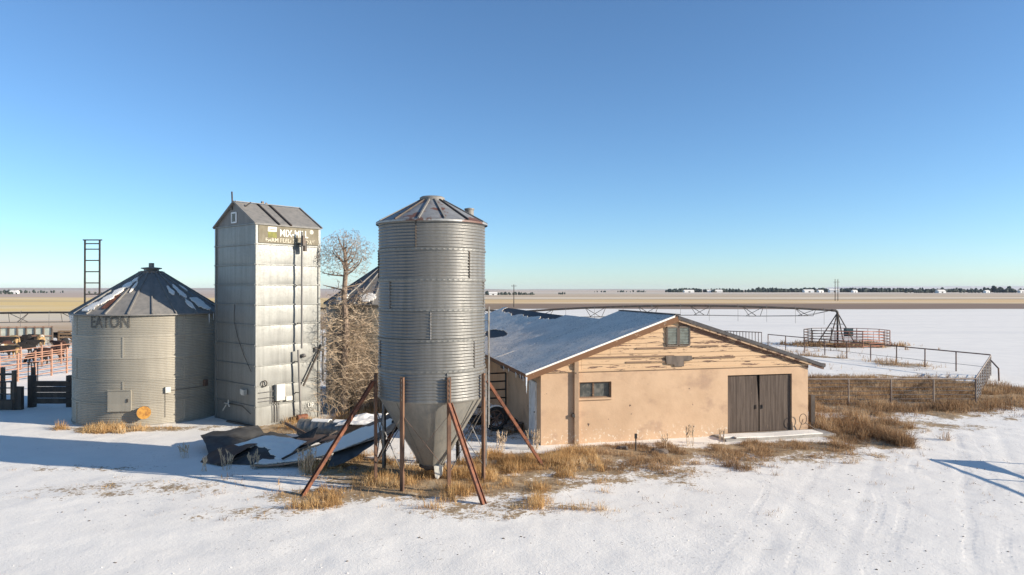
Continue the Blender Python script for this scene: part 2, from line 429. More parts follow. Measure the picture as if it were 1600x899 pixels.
def build_ground():
    def axis(a, b, st, lo, hi, g):
        core = list(np.arange(a, b + 1e-6, st)); up = []; s = st; p = core[-1]
        while p < hi: s *= g; p += s; up.append(p)
        dn = []; s = st; p = core[0]
        while p > lo: s *= g; p -= s; dn.append(p)
        return np.array(dn[::-1] + core + up)
    xs = axis(-22, 24, .115, -14000, 14000, 1.07)
    ys = axis(8.5, 46, .115, -400, 16000, 1.05)
    X, Y = np.meshgrid(xs, ys)
    d = region_dirt(X, Y)
    Z = ground_z(X, Y) + d * .05 * (fbm(X * 3, Y * 3, 2)) * (Y < 60)
    near = (1 - sstep(40, 47, Y)) * (1 - sstep(20, 26, np.abs(X)))
    # lumpy snow crust, wheel tracks on the lane
    Z += near * (fbm(X * 2.6, Y * 2.6, 3) - .5) * .016
    for k, off in enumerate((0, 1.7, 4.4, 6.0)):
        cx = 3.2 + off + (Y - 11) * .62
        w = (X - cx) / .16
        Z -= near * .010 * np.exp(-w * w) * (.4 + fbm(X * .6 + 5 * k, Y * .6, 2)) * (Y < 27)
    nx, ny = len(xs), len(ys)
    verts = np.stack([X, Y, Z], -1).reshape(-1, 3).astype(np.float32)
    i = np.arange(nx * ny).reshape(ny, nx)
    q = np.stack([i[:-1, :-1], i[:-1, 1:], i[1:, 1:], i[1:, :-1]], -1).reshape(-1, 4)
    me = bpy.data.meshes.new('ground')
    me.vertices.add(len(verts)); me.vertices.foreach_set('co', verts.ravel())
    me.loops.add(q.size); me.loops.foreach_set('vertex_index', q.ravel().astype(np.int32))
    me.polygons.add(len(q)); me.polygons.foreach_set('loop_start', np.arange(0, q.size, 4, dtype=np.int32))
    me.polygons.foreach_set('use_smooth', np.ones(len(q), bool))
    me.update(calc_edges=True)
    at = me.attributes.new('litter', 'FLOAT', 'POINT'); at.data.foreach_set('value', d.ravel().astype(np.float32))
    m = NT('snowy_ground')
    P = m.sep(); px, py = P[0], P[1]
    lit = m.n('ShaderNodeAttribute', attribute_name='litter').outputs['Fac']
    fine = m.noise(8.5, 7, .8)
    fine2 = m.noise(1.6, 5, .65, m.mapping((1, 1, 1), loc=(31, 4, 0)))
    # litter: broken up by fine noise
    a = m.math('ADD', lit, m.math('MULTIPLY', m.math('SUBTRACT', fine, .5), 1.9))
    a = m.math('ADD', a, m.math('MULTIPLY', m.math('SUBTRACT', fine2, .5), 1.3))
    litter = m.ramp(a, .50, .64)
    # sparse specks of grit and stubble poking through the crust near the yard
    grit = m.ramp(m.noise(6, 5, .75, m.mapping((1, 1.5, 1), loc=(3, 8, 0))), .615, .65)
    gm = m.math('MULTIPLY', grit, m.ramp(m.noise(.35, 4, .6, m.mapping((1, 1, 1), loc=(8, 1, 0))), .46, .60))
    gm = m.math('MULTIPLY', gm, m.ramp(py, 40, 60, 1, 0))
    soil = m.mix(m.ramp(m.noise(9, 5, .7), .35, .7), (.40, .285, .165), (.24, .165, .10))
    soil = m.mix(m.ramp(m.noise(2.4, 4, .6), .5, .7), soil, (.50, .38, .24))
    snow = m.mix(m.ramp(m.noise(.5, 5, .6), .35, .7), (.86, .80, .71), (.80, .745, .665))
    # far snow field: faint furrows
    fur = m.noise(.06, 4, .6, m.mapping((.25, 2.2, 1)))
    snow = m.mix(m.math('MULTIPLY', m.ramp(fur, .45, .7), m.math('MULTIPLY', m.ramp(py, 45, 80), .35)), snow, (.62, .59, .55))
    near_c = m.mix(m.math('MULTIPLY', gm, .8), snow, (.22, .17, .13))
    near_c = m.mix(litter, near_c, soil)
    # prairie beyond the snow field
    edge = m.ramp(px, -30, 0, 88, 195)
    en = m.noise(.02, 4, .6, m.mapping((.4, 1, 1)))
    e2 = m.math('ADD', edge, m.math('MULTIPLY', m.math('SUBTRACT', en, .5), 24))
    pr = m.ramp(m.math('SUBTRACT', py, e2), -3, 4)
    def palette(fac, stops):
        nd = m.n('ShaderNodeValToRGB'); cr = nd.color_ramp; m.link(fac, nd.inputs[0])
        for k, (p, c) in enumerate(stops):
            el = cr.elements[k] if k < 2 else cr.elements.new(min(1, p / 1600))
            el.position = min(1, p / 1600); el.color = (*c, 1)
        return nd.outputs[0]
    warp = m.math('MULTIPLY', m.math('SUBTRACT', m.noise(1, 4, .6, m.mapping((.0035, .003, 1))), .5), .32)
    w2 = m.math('MULTIPLY', m.math('SUBTRACT', m.noise(1, 4, .6, m.mapping((.0011, .0013, 1), loc=(3, 3, 0))), .5), .25)
    yf = m.math('MULTIPLY', py, m.math('ADD', m.math('ADD', warp, w2), 1.0))
    yf = m.math('DIVIDE', yf, 1600)
    right = palette(yf, [(190, (.25, .17, .115)), (262, (.27, .185, .125)), (285, (.72, .49, .24)), (372, (.68, .47, .24)), (395, (.40, .29, .18)), (430, (.74, .62, .46)), (530, (.66, .51, .34)), (560, (.46, .34, .22)), (700, (.62, .48, .33)), (900, (.50, .40, .29)), (1200, (.66, .57, .46)), (1500, (.58, .47, .36))])
    left = palette(yf, [(80, (.66, .46, .26)), (112, (.72, .50, .27)), (124, (.80, .68, .50)), (158, (.78, .64, .43)), (176, (.78, .54, .21)), (300, (.76, .54, .22)), (330, (.60, .43, .22)), (360, (.78, .56, .24)), (430, (.74, .53, .25)), (470, (.54, .40, .29)), (800, (.50, .38, .29)), (1500, (.52, .42, .33))])
    pc = m.mix(m.ramp(px, -140, 20), left, right)
    b2 = m.noise(1, 5, .65, m.mapping((.004, .012, 1), loc=(4, 2, 0)))
    pc = m.mix(m.math('MULTIPLY', m.ramp(b2, .54, .70), .55), pc, (.76, .68, .57))
    b3 = m.noise(1, 5, .7, m.mapping((.010, .02, 1), loc=(1, 9, 0)))
    pc = m.mix(m.math('MULTIPLY', m.ramp(b3, .54, .70), .5), pc, (.34, .24, .155))
    col = m.mix(pr, near_c, pc)
    hb = m.math('ADD', m.math('MULTIPLY', m.noise(2.2, 4, .5), .25), m.math('ADD', m.math('MULTIPLY', m.noise(9, 5, .75), .42), m.math('MULTIPLY', m.ramp(m.noise(26, 2, .5), .58, .72), .10)))
    # wheel tracks: narrow ruts running up the lane, broken by drift
    uu = m.math('ADD', m.math('SUBTRACT', px, m.math('MULTIPLY', py, .60)), m.math('MULTIPLY', m.noise(.16, 2, .5), 1.6))
    rut = None
    for u0 in (-3.4, -1.75, -.2, .35, 1.9, 2.6):
        d_ = m.math('ABSOLUTE', m.math('SUBTRACT', uu, u0))
        p_ = m.ramp(d_, .06, .17, 1, 0)
        rut = p_ if rut is None else m.math('MAXIMUM', rut, p_)
    gate_ = m.math('MULTIPLY', m.ramp(m.noise(.5, 3, .6, m.mapping((1, .5, 1), loc=(5, 5, 0))), .42, .58), m.ramp(py, 24, 29, 1, 0))
    lugs = m.ramp(m.math('SINE', m.math('MULTIPLY', py, 26)), -.4, .4, .35, 1)
    hb = m.math('SUBTRACT', hb, m.math('MULTIPLY', m.math('MULTIPLY', rut, lugs), m.math('MULTIPLY', gate_, .20)))
    near_b = m.ramp(py, 20, 70, .36, .12)
    nb = m.n('ShaderNodeBump'); m.link(hb, nb.inputs['Height']); m.link(near_b, nb.inputs['Strength']); nb.inputs['Distance'].default_value = .08
    mat = m.out(col, .75, 0, nb.outputs[0], .15)
    me.materials.append(mat)
    o = bpy.data.objects.new('ground', me); COL.objects.link(o)
    tag(o, kind='structure')
build_ground()

# ------------------------------------------------------------------ hills on the horizon
def hill(name, x0, x1, y, H, mat, seed, depth=2500):
    b = MB(); nu = 60
    def fn(u, v):
        x = x0 + (x1 - x0) * u
        env = sstep(0, .18, u) * (1 - sstep(.82, 1, u))
        h = H * env * (.55 + .9 * float(fbm(u * 5 + seed, seed, 4)))
        return (x, y + depth * v, -2 + (h + 2) * math.sin(PI * v) ** .8)
    b.grid(fn, nu, 8)
    o = b.build(name, mat); tag(o, kind='structure'); return o
hill('hills', -9500, -2500, 8200, 34, MT['hill_tan'], 1.3)
hill('hills', -6200, 600, 10500, 26, MT['hill_tan'], 4.1)
hill('hills', 3600, 11500, 8200, 58, MT['hill_snow'], 7.7)
hill('hills', -500, 4200, 11000, 16, MT['hill_tan'], 9.2)

# ------------------------------------------------------------------ feed silo on legs
SX, SY = -2.35, 20.1
def corrugated(b, r, z0, z1, pitch, amp, n, c, spp=6, flat=()):
    prof = []; k = int(round((z1 - z0) / pitch)) * spp
    for i in range(k + 1):
        z = z0 + (z1 - z0) * i / k
        a = amp * math.sin(2 * PI * i / spp)
        prof.append((r + a, z))
    b.lathe(prof, n, c)
def build_silo():
    s = thing('feed_silo', (SX, SY, 0), 'tall grey corrugated feed silo standing on rusty legs with a hopper cone', 'silo')
    C = (SX, SY, 0); r = 1.55; z0, z1 = 2.42, 7.46
    b = MB(); corrugated(b, r, z0, z1, .0865, .013, 112, C)
    body = b.build('corrugated_body', MT['galv_silo'], s, 60)
    # horizontal lap seams with bolt heads, and staggered vertical seams
    nb = 6; hh = (z1 - z0) / nb
    for k in range(1, nb):
        q = MB(); z = z0 + hh * k
        q.lathe([(r + .014, z - .035), (r + .021, z - .03), (r + .021, z + .03), (r + .014, z + .035)], 112, C)
        nn = 256; pr_ = [(-.022, 0), (-.012, 1), (.012, 1), (.022, 0)]
        q.add([(SX + (r + .018 + (.016 if (k2 % 4 in (0, 1)) and w_ else 0)) * math.cos(2 * PI * k2 / nn), SY + (r + .018 + (.016 if (k2 % 4 in (0, 1)) and w_ else 0)) * math.sin(2 * PI * k2 / nn), z + dz) for (dz, w_) in pr_ for k2 in range(nn)],
              [(a_ * nn + k2, a_ * nn + (k2 + 1) % nn, (a_ + 1) * nn + (k2 + 1) % nn, (a_ + 1) * nn + k2) for a_ in range(3) for k2 in range(nn)])
        q.build('ring_seam', MT['galv_silo'], body)
    for k in range(nb):
        za, zb = z0 + hh * k + .04, z0 + hh * (k + 1) - .04
        for j in range(3):
            t = R(-90 + [22, -64, 5, -42, 48, -10][k] + 120 * j)
            q = MB()
            n_ = 41
            q.tube([(SX + (r + .012) * math.cos(t), SY + (r + .012) * math.sin(t), za + (zb - za) * i / (n_ - 1)) for i in range(n_)], [.028 if i % 4 in (1, 2) else .012 for i in range(n_)], 6)
            q.build('seam_bolts', MT['dark_steel'] if k in (5, 4) else MT['grey_steel'], body)
    # roof cone
    b = MB(); zr = 7.43; za = 8.12; rr = 1.62; rt = .33; n = 14
    def rp(t, v, up=0):
        rad = rr + (rt - rr) * v
        return (SX + rad * math.cos(t), SY + rad * math.sin(t), zr + (za - zr) * v + up)
    rim = [(rr, zr - .05), (rr + .012, zr - .05), (rr + .012, zr), (rr, zr + .004)]
    b.lathe(rim, 84, C)
    for j in range(n):
        t0, t1 = 2 * PI * j / n + .11, 2 * PI * (j + 1) / n + .11
        b.grid(lambda u, v: rp(t0 + (t1 - t0) * u, v, .012 * math.sin(PI * u)), 6, 4)
    m = NT('silo_roof_metal')
    rs = m.ramp(m.noise(1.25, 5, .6, m.mapping((1, 1, 1), loc=(.9, 3.3, .4))), .52, .57)
    m.out(m.mix(rs, m.mix(m.ramp(m.noise(5, 4, .6), .35, .7), (.34, .335, .32), (.26, .255, .245)), (.13, .06, .04)), .55, m.math('SUBTRACT', .5, m.math('MULTIPLY', rs, .5)))
    roof = b.build('roof', m.mat, s, 30)
    for j in range(n):
        t = 2 * PI * j / n + .11
        q = MB(); q.bar(rp(t, 0, .02), rp(t, 1, .02), .045, .05)
        q.build('roof_rib', MT['galv_roof'] if j % 3 else MT['dark_steel'], roof)
    b = MB(); b.lathe([(.36, 8.05), (.37, 8.2), (.34, 8.22), (.30, 8.24), (.0, 8.28)], 28, C)
    b.build('roof_cap', MT['galv_roof'], roof)
    b = MB(); t = R(12); p = Vector(rp(t, .40)); b.lathe([(.13, 0), (.13, .20), (.15, .21), (.15, .25), (0, .28)], 16, (p.x, p.y, p.z - .04))
    b.build('fill_spout', MT['galv_roof'], roof)
    # hopper
    b = MB(); n = 16; zt, zb_, rb = 2.42, .38, .33
    b.lathe([(r - .005, zt + .02), (r + .02, zt), (r - .01, zt - .04)], 96, C)
    b.lathe([(r - .02, zt - .02), (rb, zb_)], 64, C)
    hop = b.build('hopper_cone', MT['galv_cone'], s, 20)
    for j in range(8):
        t = 2 * PI * j / 8 + .2; q = MB()
        q.bar((SX + (r - .01) * math.cos(t), SY + (r - .01) * math.sin(t), zt - .03), (SX + (rb + .012) * math.cos(t), SY + (rb + .012) * math.sin(t), zb_), .03, .012)
        q.build('cone_seam', MT['galv_cone'], hop)
    b = MB(); b.lathe([(rb - .02, .40), (rb + .05, .40), (rb + .05, .33), (rb - .02, .30)], 24, C)
    b.box((SX, SY, .30), (.5, .5, .07), .3)
    b.build('outlet_collar', MT['dark_steel'], hop)
    b = MB(); b.prism([(SX + .10, SY - .42, .42), (SX + .32, SY - .36, .40), (SX + .30, SY - .36, .12), (SX + .20, SY - .42, .04), (SX + .14, SY - .42, .10)], (.03, .12, 0))
    b.build('slide_gate', MT['cream_box'], hop)
    # legs
    LR = 1.66; tops = []
    for k in range(8):
        t = R(-90 + 22.5 + 45 * k)
        x, y = SX + LR * math.cos(t), SY + LR * math.sin(t)
        ca, sa = math.cos(t), math.sin(t)
        q = MB(); h = 3.12
        def cb(du, dv, su, sv):   # channel pieces: u radial, v tangential
            cx, cy = x + du * ca - dv * sa, y + du * sa + dv * ca
            q.box((cx, cy, h / 2), (su, sv, h), t)
        cb(.035, 0, .012, .10); cb(-.005, -.046, .068, .008); cb(-.005, .046, .068, .008)
        q.box((x, y, .012), (.22, .22, .024), t)
        leg = q.build('leg', MT['rust_pale'] if k in (0, 1, 7, 6) else MT['grey_steel'], s)
        q = MB()
        q.tube([(x + .045 * ca, y + .045 * sa, 2.45 + i * .033) for i in range(20)], [.018 if i % 4 in (1, 2) else .006 for i in range(20)], 6)
        q.build('leg_bolts', MT['dark_steel'], leg)
        tops.append((x, y))
    for k in range(8):
        a = tops[k]; c = tops[(k + 1) % 8]
        for (za2, zc) in ((2.1, .5), (.5, 2.1)):
            q = MB(); q.bar((a[0], a[1], za2), (c[0], c[1], zc), .03, .008)
            q.build('cross_brace', MT['pipe_rust'] if k in (1, 7) else MT['grey_steel'], s)
    # four big raking struts of rusty channel
    def strut(foot, top, w=.13):
        f = Vector(foot); t = Vector(top); d = (t - f).normalized()
        side = d.cross(Vector((0, 0, 1))).normalized(); nrm = side.cross(d).normalized()
        q = MB()
        q.bar(f, t, w, .014, nrm)
        for sg in (-1, 1):
            o_ = side * (w / 2 * sg)
            q.bar(f + o_ , t + o_, .014, .085, nrm)
        q.build('raking_strut', MT['rust'], s)
    a = lambda d, rad=LR + .06: (SX + rad * math.cos(R(-90 + d)), SY + rad * math.sin(R(-90 + d)))
    p = a(-67.5); strut((-5.62, 18.2, -.05), (p[0], p[1], 2.9))
    p = a(22.5); strut((-.70, 17.5, -.05), (p[0], p[1], 2.42))
    p = a(112.5); strut((1.0, 21.35, -.05), (p[0], p[1], 2.75))
    p = a(-157.5); strut((-4.35, 22.3, -.05), (p[0], p[1], 2.6))
    # ladder on the right flank
    lad = MB()
    t = R(-2); ca, sa = math.cos(t), math.sin(t)
    def lp(u, v, z): return (SX + (r + u) * ca - v * sa, SY + (r + u) * sa + v * ca, z)
    for v in (-.2, .2): lad.tube([lp(.12, v, 1.5), lp(.12, v, 5.0)], .018, 6)
    for i in range(12): lad.tube([lp(.12, -.2, 1.6 + .3 * i), lp(.12, .2, 1.6 + .3 * i)], .012, 6)
    for z in (2.6, 3.5, 4.6):
        for v in (-.2, .2): lad.bar(lp(0, v, z), lp(.12, v, z), .03, .01)
    lad.build('ladder', MT['grey_steel'], s)
build_silo()

# ------------------------------------------------------------------ lettering helper
def text_verts(body, size, align='LEFT', fat=.012):
    cu = bpy.data.curves.new('text_tmp', 'FONT'); cu.body = body; cu.size = size; cu.align_x = align
    cu.extrude = .003; cu.offset = size * fat; cu.resolution_u = 3
    o = bpy.data.objects.new('text_tmp', cu); COL.objects.link(o)
    dg = bpy.context.evaluated_depsgraph_get(); dg.update()
    me = bpy.data.meshes.new_from_object(o.evaluated_get(dg))
    v = [tuple(p.co) for p in me.vertices]; f = [tuple(p.vertices) for p in me.polygons]
    bpy.data.objects.remove(o); bpy.data.curves.remove(cu); bpy.data.meshes.remove(me)
    return v, f

# ------------------------------------------------------------------ round grain bins
def roof_cone(root, cx, cy, r, zr, zt, rt, n, mat, ribmat, name='roof', hang=.13, a_off=0.0):
    b = MB(); rr = r + hang
    def rp(t, v, up=0):
        rad = rr + (rt - rr) * v
        return (cx + rad * math.cos(t), cy + rad * math.sin(t), zr + (zt - zr) * v + up)
    for j in range(n):
        t0, t1 = 2 * PI * j / n + a_off, 2 * PI * (j + 1) / n + a_off
        b.grid(lambda u, v: rp(t0 + (t1 - t0) * u, v, -.05 * math.sin(PI * u) * (1 - v) ** 3 + random.uniform(-.004, .004)), 6, 6)
    b.lathe([(rr - .01, zr - .05), (rr + .015, zr - .04), (rr + .01, zr + .005)], 72, (cx, cy, 0))
    roof = b.build(name, mat, root, 25)
    for j in range(n):
        t = 2 * PI * j / n + a_off
        q = MB(); q.bar(rp(t, 0, .02), rp(t, 1, .02), .05, .07)
        q.build('roof_rib', ribmat, roof)
    return roof, rp

def grain_bin(cx, cy, r, zb, ze, zt, label, full):
    g = thing('grain_bin', (cx, cy, 0), label, 'grain bin', 'round corrugated grain bins')
    C = (cx, cy, 0)
    b = MB(); corrugated(b, r, zb, ze, .068, .011, 128 if full else 72, C, 5 if full else 3)
    body = b.build('corrugated_body', MT['galv_bin'], g, 60)
    bands = 5; hh = (ze - zb) / bands
    for k in range(1, bands):
        q = MB(); z = zb + hh * k
        q.lathe([(r + .011, z - .03), (r + .018, z - .02), (r + .018, z + .02), (r + .011, z + .03)], 128 if full else 72, C)
        q.build('ring_seam', MT['galv_bin'], body)
    for k in range(bands):
        for j in range(4):
            t = R(-90 + 23 * ((k * 2) % 4) - 38 + 90 * j)
            q = MB(); q.box((cx + (r + .008) * math.cos(t), cy + (r + .008) * math.sin(t), zb + hh * (k + .5)), (.018, .06, hh - .06), t)
            q.build('panel_seam', MT['galv_bin'], body)
    b = MB(); b.lathe([(r + .03, zb), (r + .03, -.1)], 72, C); b.lathe([(0, zb - .01), (r + .03, zb - .01)], 72, C)
    b.build('base_ring', MT['concrete'], g)
    roof, rp = roof_cone(g, cx, cy, r, ze - .02, zt, .42, 22, MT['galv_roof'], MT['galv_roof'], a_off=.07)
    b = MB(); b.lathe([(.50, zt - .06), (.52, zt + .02), (.40, zt + .05), (.30, zt + .06), (.30, zt + .12), (.42, zt + .15), (.42, zt + .19), (.14, zt + .22), (.11, zt + .22), (.11, zt + .40), (0, zt + .41)], 24, C)
    b.build('roof_cap', MT['grey_steel'], roof)
    return g, body, roof, rp

BX, BY, BR = -15.95, 30.2, 2.95
g, body, roof, rp = grain_bin(BX, BY, BR, .06, 4.53, 6.28, 'low wide grain bin with EATON lettering and snow patches on its cone roof', True)
def bp(t, z, d=0): return (BX + (BR + d) * math.cos(t), BY + (BR + d) * math.sin(t), z)
view = math.atan2(-BY, -BX)           # direction from the bin to the camera
def t_at(s): return view + math.asin(max(-1, min(1, s)))   # s = -1 left edge .. 1 right edge as seen
def patch(name, s, z, w, h, d, mat, parent, tilt=0):
    t = t_at(s); q = MB(); q.box(bp(t, z, d / 2 + .008), (d, w, h), t)
    return q.build(name, mat, parent)
# lettering wrapped round the wall
V, F = text_verts('EATON', .62, 'LEFT', .016)
t0 = t_at(-.73); wid = max(p[0] for p in V); sx = (t_at(-.26) - t0) * BR / wid
q = MB(); q.add([bp(t0 + p[0] * sx / BR, 3.99 + p[1] * 1.08, .016 + p[2]) for p in V], F)
q.build('lettering', MT['lettering_dark'], g, 0)
h_ = patch('access_door', -.375, 1.08, .84, .84, .05, MT['galv_bin'], g)
q = MB(); t = t_at(-.375)
for dz in (.41, -.41): q.box(bp(t, 1.08 + dz, .05), (.07, .88, .04), t)
for dv in (-.42, .42): q.box(bp(t + dv / BR, 1.08, .05), (.07, .04, .80), t)
q.build('door_frame', MT['galv_bin'], h_)
q = MB(); q.box(bp(t + .30 / BR, 1.08, .08), (.04, .05, .14), t); q.build('handle', MT['dark_steel'], h_)
t = t_at(-.08); q = MB(); pc = Vector(bp(t, .60, 0)); nrm = Vector((math.cos(t), math.sin(t), 0))
q.tube([pc - nrm * .05, pc + nrm * .28], .23, 24)
pr = q.build('auger_port', MT['grey_steel'], g)
q = MB(); q.tube([pc + nrm * .28, pc + nrm * .31], .255, 24); q.build('port_cover', MT['orange_cover'], pr)
e1 = patch('switch_box', .20, 1.42, .20, .24, .10, MT['cream_box'], g)
e2 = patch('junction_box', .68, 1.53, .17, .26, .12, MT['pipe_rust'], g)
q = MB(); q.tube([bp(t_at(.22 + .46 * i / 8), 1.38 + .02 * i / 8, .03) for i in range(9)], .014, 6); q.build('conduit', MT['grey_steel'], g)
q = MB(); q.tube([bp(t_at(.17), 1.3, .03), bp(t_at(.17), .3, .03)], .008, 6); q.build('conduit', MT['grey_steel'], g)
# stub brackets up the wall
q = MB()
# snow left on the roof
def roof_snow(tc, v0, v1, half, seed, th=.02):
    q = MB()
    def fn(u, v):
        vv = v0 + (v1 - v0) * v
        return rp(tc + half * (2 * u - 1) * (1 + .25 * math.sin(7 * v + seed)), vv, .05 + th)
    def kp(u, v):
        e = ((2 * u - 1) ** 2 + (2 * v - 1) ** 2) ** .5
        return e < .78 + .5 * float(fbm(np.array(u * 3 + seed), np.array(v * 3 + seed), 3) - .35) * 1.2
    q.slab(fn, th + .03, 14, 14, (0, 0, 1), kp)
    q.build('snow_patch', MT['snow'], roof)
for (s_, v0, v1, hf, sd) in ((-.80, .04, .26, .13, 1), (-.74, .20, .42, .12, 2), (-.70, .38, .58, .12, 3), (-.66, .54, .74, .12, 4), (-.6, .70, .84, .10, 5), (-.44, .46, .74, .035, 9),
                             (.42, .42, .62, .07, 6), (.60, .34, .66, .09, 7), (.74, .03, .36, .15, 8), (.56, .06, .32, .04, 10), (.80, .50, .66, .05, 11)):
    roof_snow(t_at(s_), v0, v1, hf, sd)
q = MB(); tt = t_at(-.62); q.grid(lambda u, v: rp(tt + .05 * (2 * u - 1), .12 + .32 * v, .022), 4, 6)
q.build('rust_streak', MT['rust'], roof)
# icicles under the eave
for s_ in (-.985, -.965, -.93, -.955, .72, .78, .84, .88, .91, .95, .97):
    t = t_at(s_); L = random.uniform(.2, .65); q = MB()
    q.tube([bp(t, 4.48, .10), bp(t, 4.48 - L, .10)], [.022, .003], 5); q.build('icicle', MT['ice'], g)

g2, body2, roof2, rp2 = grain_bin(-6.2, 34.6, 3.1, .06, 4.85, 6.75, 'grain bin half hidden behind the bare tree and the tall silo', False)
for (ang, v0, v1) in ((-100, .03, .22), (-130, .05, .2), (-75, .06, .25)):
    q = MB(); t = R(ang)
    q.slab(lambda u, v: rp2(t + .13 * (2 * u - 1), v0 + (v1 - v0) * v, .10), .06, 10, 8, (0, 0, 1), lambda u, v: (2 * u - 1) ** 2 + (2 * v - 1) ** 2 < .9)
    q.build('snow_patch', MT['snow'], roof2)
q = MB(); q.tube([(-8.35, 32.2, .1), (-8.35, 32.2, 2.3)], .05, 8); q.build('downpipe', MT['white_paint'], g2)

# ------------------------------------------------------------------ feed mill tower
def build_mill():
    N = Vector((-10.23, 27.3, 0)); th = R(50)
    U = Vector((math.cos(th), math.sin(th), 0)); V_ = Vector((-math.sin(th), math.cos(th), 0))   # U: right face, V_: left face
    W, D = 2.91, 3.26; H = 8.16
    nU = -V_; nV = -U             # outward normals of right-face (spans U) and left-face (spans V_)
    ml = thing('feed_mill_tower', tuple(N), 'square metal feed mill tower with gabled top and a faded MIX MILL sign', 'feed mill')
    K = 10; hh = H / K
    faces = [(N, U, W, nU), (N, V_, D, nV), (N + U * W, V_, D, U), (N + V_ * D, U, W, V_)]
    for fi, (o, d, L, nr) in enumerate(faces):
        for k in range(K):
            z0, z1 = k * hh + .02, (k + 1) * hh - .02
            sd = random.uniform(0, 50); dent = .02 if k < K - 1 else .008
            q = MB()
            def fn(u, v):
                bul = dent * (math.sin(PI * u) ** .7) * (math.sin(PI * v) ** .6) + .02 * (float(fbm(np.array(u * 3 + sd), np.array(v * 2 + sd), 2)) - .5) * (math.sin(PI * u) * math.sin(PI * v))
                p = o + d * (L * (.012 + .976 * u)) + nr * bul
                return (p.x, p.y, z0 + (z1 - z0) * v)
            q.grid(fn, 16, 10) if fi in (0, 3) else q.grid(fn, 16, 10)
            if fi in (1, 2): pass
            q.build('wall_panel', MT['galv_mill'], ml, 60)
    # horizontal flanges that stick out past the corners, corner angles
    for k in range(0, K + 1):
        q = MB(); z = k * hh; e = .10
        e2 = .09 if 0 < k < K else .03
        for (o, d, L, nr) in faces:
            a = o - d * e2; c = o + d * (L + e2)
            q.bar(a + nr * .02 + Vector((0, 0, z)), c + nr * .02 + Vector((0, 0, z)), .06, .035)
        q.build('flange', MT['galv_mill'], ml)
    for (a, c) in ((0, 0), (W, 0), (0, D), (W, D)):
        p = N + U * a + V_ * c
        q = MB(); q.box((p.x, p.y, H / 2), (.10, .10, H - .04), th); q.build('corner_post', MT['galv_mill'], ml)
    # gable roof, ridge parallel to U
    E0 = Vector((0, 0, 8.17)); hr = .95; ov = .10
    A = N + E0; B = N + V_ * D + E0; Rg = N + V_ * (D / 2) + Vector((0, 0, 8.17 + hr))
    roof = None
    sl = hr / (D / 2)
    def rp_(u, v, side, up=0):   # u along ridge, v 0 eave .. 1 ridge
        base = N + U * (-ov + (W + 2 * ov) * u)
        off = -ov + (D / 2 + ov) * v
        if side: off = D - off
        return base + V_ * off + Vector((0, 0, 8.17 + sl * (off if not side else D - off) + up))
    q = MB()
    for side in (0, 1):
        q.slab(lambda u, v: rp_(u, v, side, .03), .03, 6, 4)
    roof = q.build('roof', MT['galv_roof'], ml, 20)
    for u in (.345, .52, .0, 1.0):
        for side in (0, 1):
            q = MB(); q.bar(rp_(u, 0, side, .05), rp_(u, 1, side, .05), .07 if 0 < u < 1 else .05, .07 if 0 < u < 1 else .06)
            q.build('roof_rib', MT['dark_steel'] if 0 < u < 1 else MT['galv_roof'], roof)
    q = MB(); q.bar(rp_(.02, 1, 0, .06), rp_(.98, 1, 0, .06), .14, .03); q.build('ridge_cap', MT['galv_roof'], roof)
    for nm, o_ in (('gable_panel', N), ('gable_panel', N + U * (W - .02))):
        q = MB(); q.prism([o_ + V_ * .0 + E0, o_ + V_ * D + E0, o_ + V_ * (D / 2) + Vector((0, 0, 8.17 + hr - .01))], U * .02)
        gp = q.build(nm, MT['galv_roof'], ml, 0)
    c = N + V_ * (D * .53) + Vector((0, 0, 8.50)) - U * .02
    q = MB()
    for dz in (-.2, .2): q.bar(c + V_ * -.2 + Vector((0, 0, dz)), c + V_ * .2 + Vector((0, 0, dz)), .05, .06)
    for dv in (-.18, .18): q.bar(c + V_ * dv + Vector((0, 0, -.2)), c + V_ * dv + Vector((0, 0, .2)), .05, .06)
    vf = q.build('gable_vent', MT['white_paint'], ml)
    q = MB(); 
    for i in range(5): q.bar(c + V_ * -.16 + Vector((0, 0, -.14 + .07 * i)), c + V_ * .16 + Vector((0, 0, -.14 + .07 * i)), .03, .05)
    q.build('vent_slat', MT['louver'], vf)
    # pipes on the roof
    p = rp_(.03, .86, 1, 0); q = MB(); q.tube([p + Vector((0, 0, -.15)), p + Vector((-.03, 0, .62))], .035, 8); q.build('vent_pipe', MT['dark_steel'], ml)
    p = rp_(.10, .80, 0, .02); q = MB(); q.bar(p, p + Vector((.22, .1, .20)), .03, .05); q.build('roof_bracket', MT['dark_steel'], ml)
    p = rp_(.42, 1, 0, .06); q = MB(); q.box(p + Vector((0, 0, .05)), (.10, .08, .12), th); q.box(p + U * .18 + Vector((0, 0, .03)), (.07, .06, .08), th); q.build('ridge_fitting', MT['dark_steel'], ml)
    # helper on right face
    def fp(u, z, d=0): 
        r_ = N + U * (W * u) + nU * d; return Vector((r_.x, r_.y, z))
    def lp(v, z, d=0):
        r_ = N + V_ * (D * v) + nV * d; return Vector((r_.x, r_.y, z))
    def onface(V2, F2, u0, z0, s, d, zs=1.0):
        q = MB(); q.add([fp(u0 + p[0] * s / W, z0 + p[1] * s * zs, d + p[2]) for p in V2], F2); return q
    # sign
    sg = MB(); sg.hexa([fp(.025, 7.40, .05), fp(.985, 7.40, .05), fp(.985, 8.12, .05), fp(.025, 8.12, .05), fp(.025, 7.40, .02), fp(.985, 7.40, .02), fp(.985, 8.12, .02), fp(.025, 8.12, .02)])
    sign = sg.build('sign_panel', MT['sign_brown'], ml)
    d0 = .056
    V2, F2 = text_verts('MIX-MILL', .5, 'LEFT', .014); w_ = max(p[0] for p in V2)
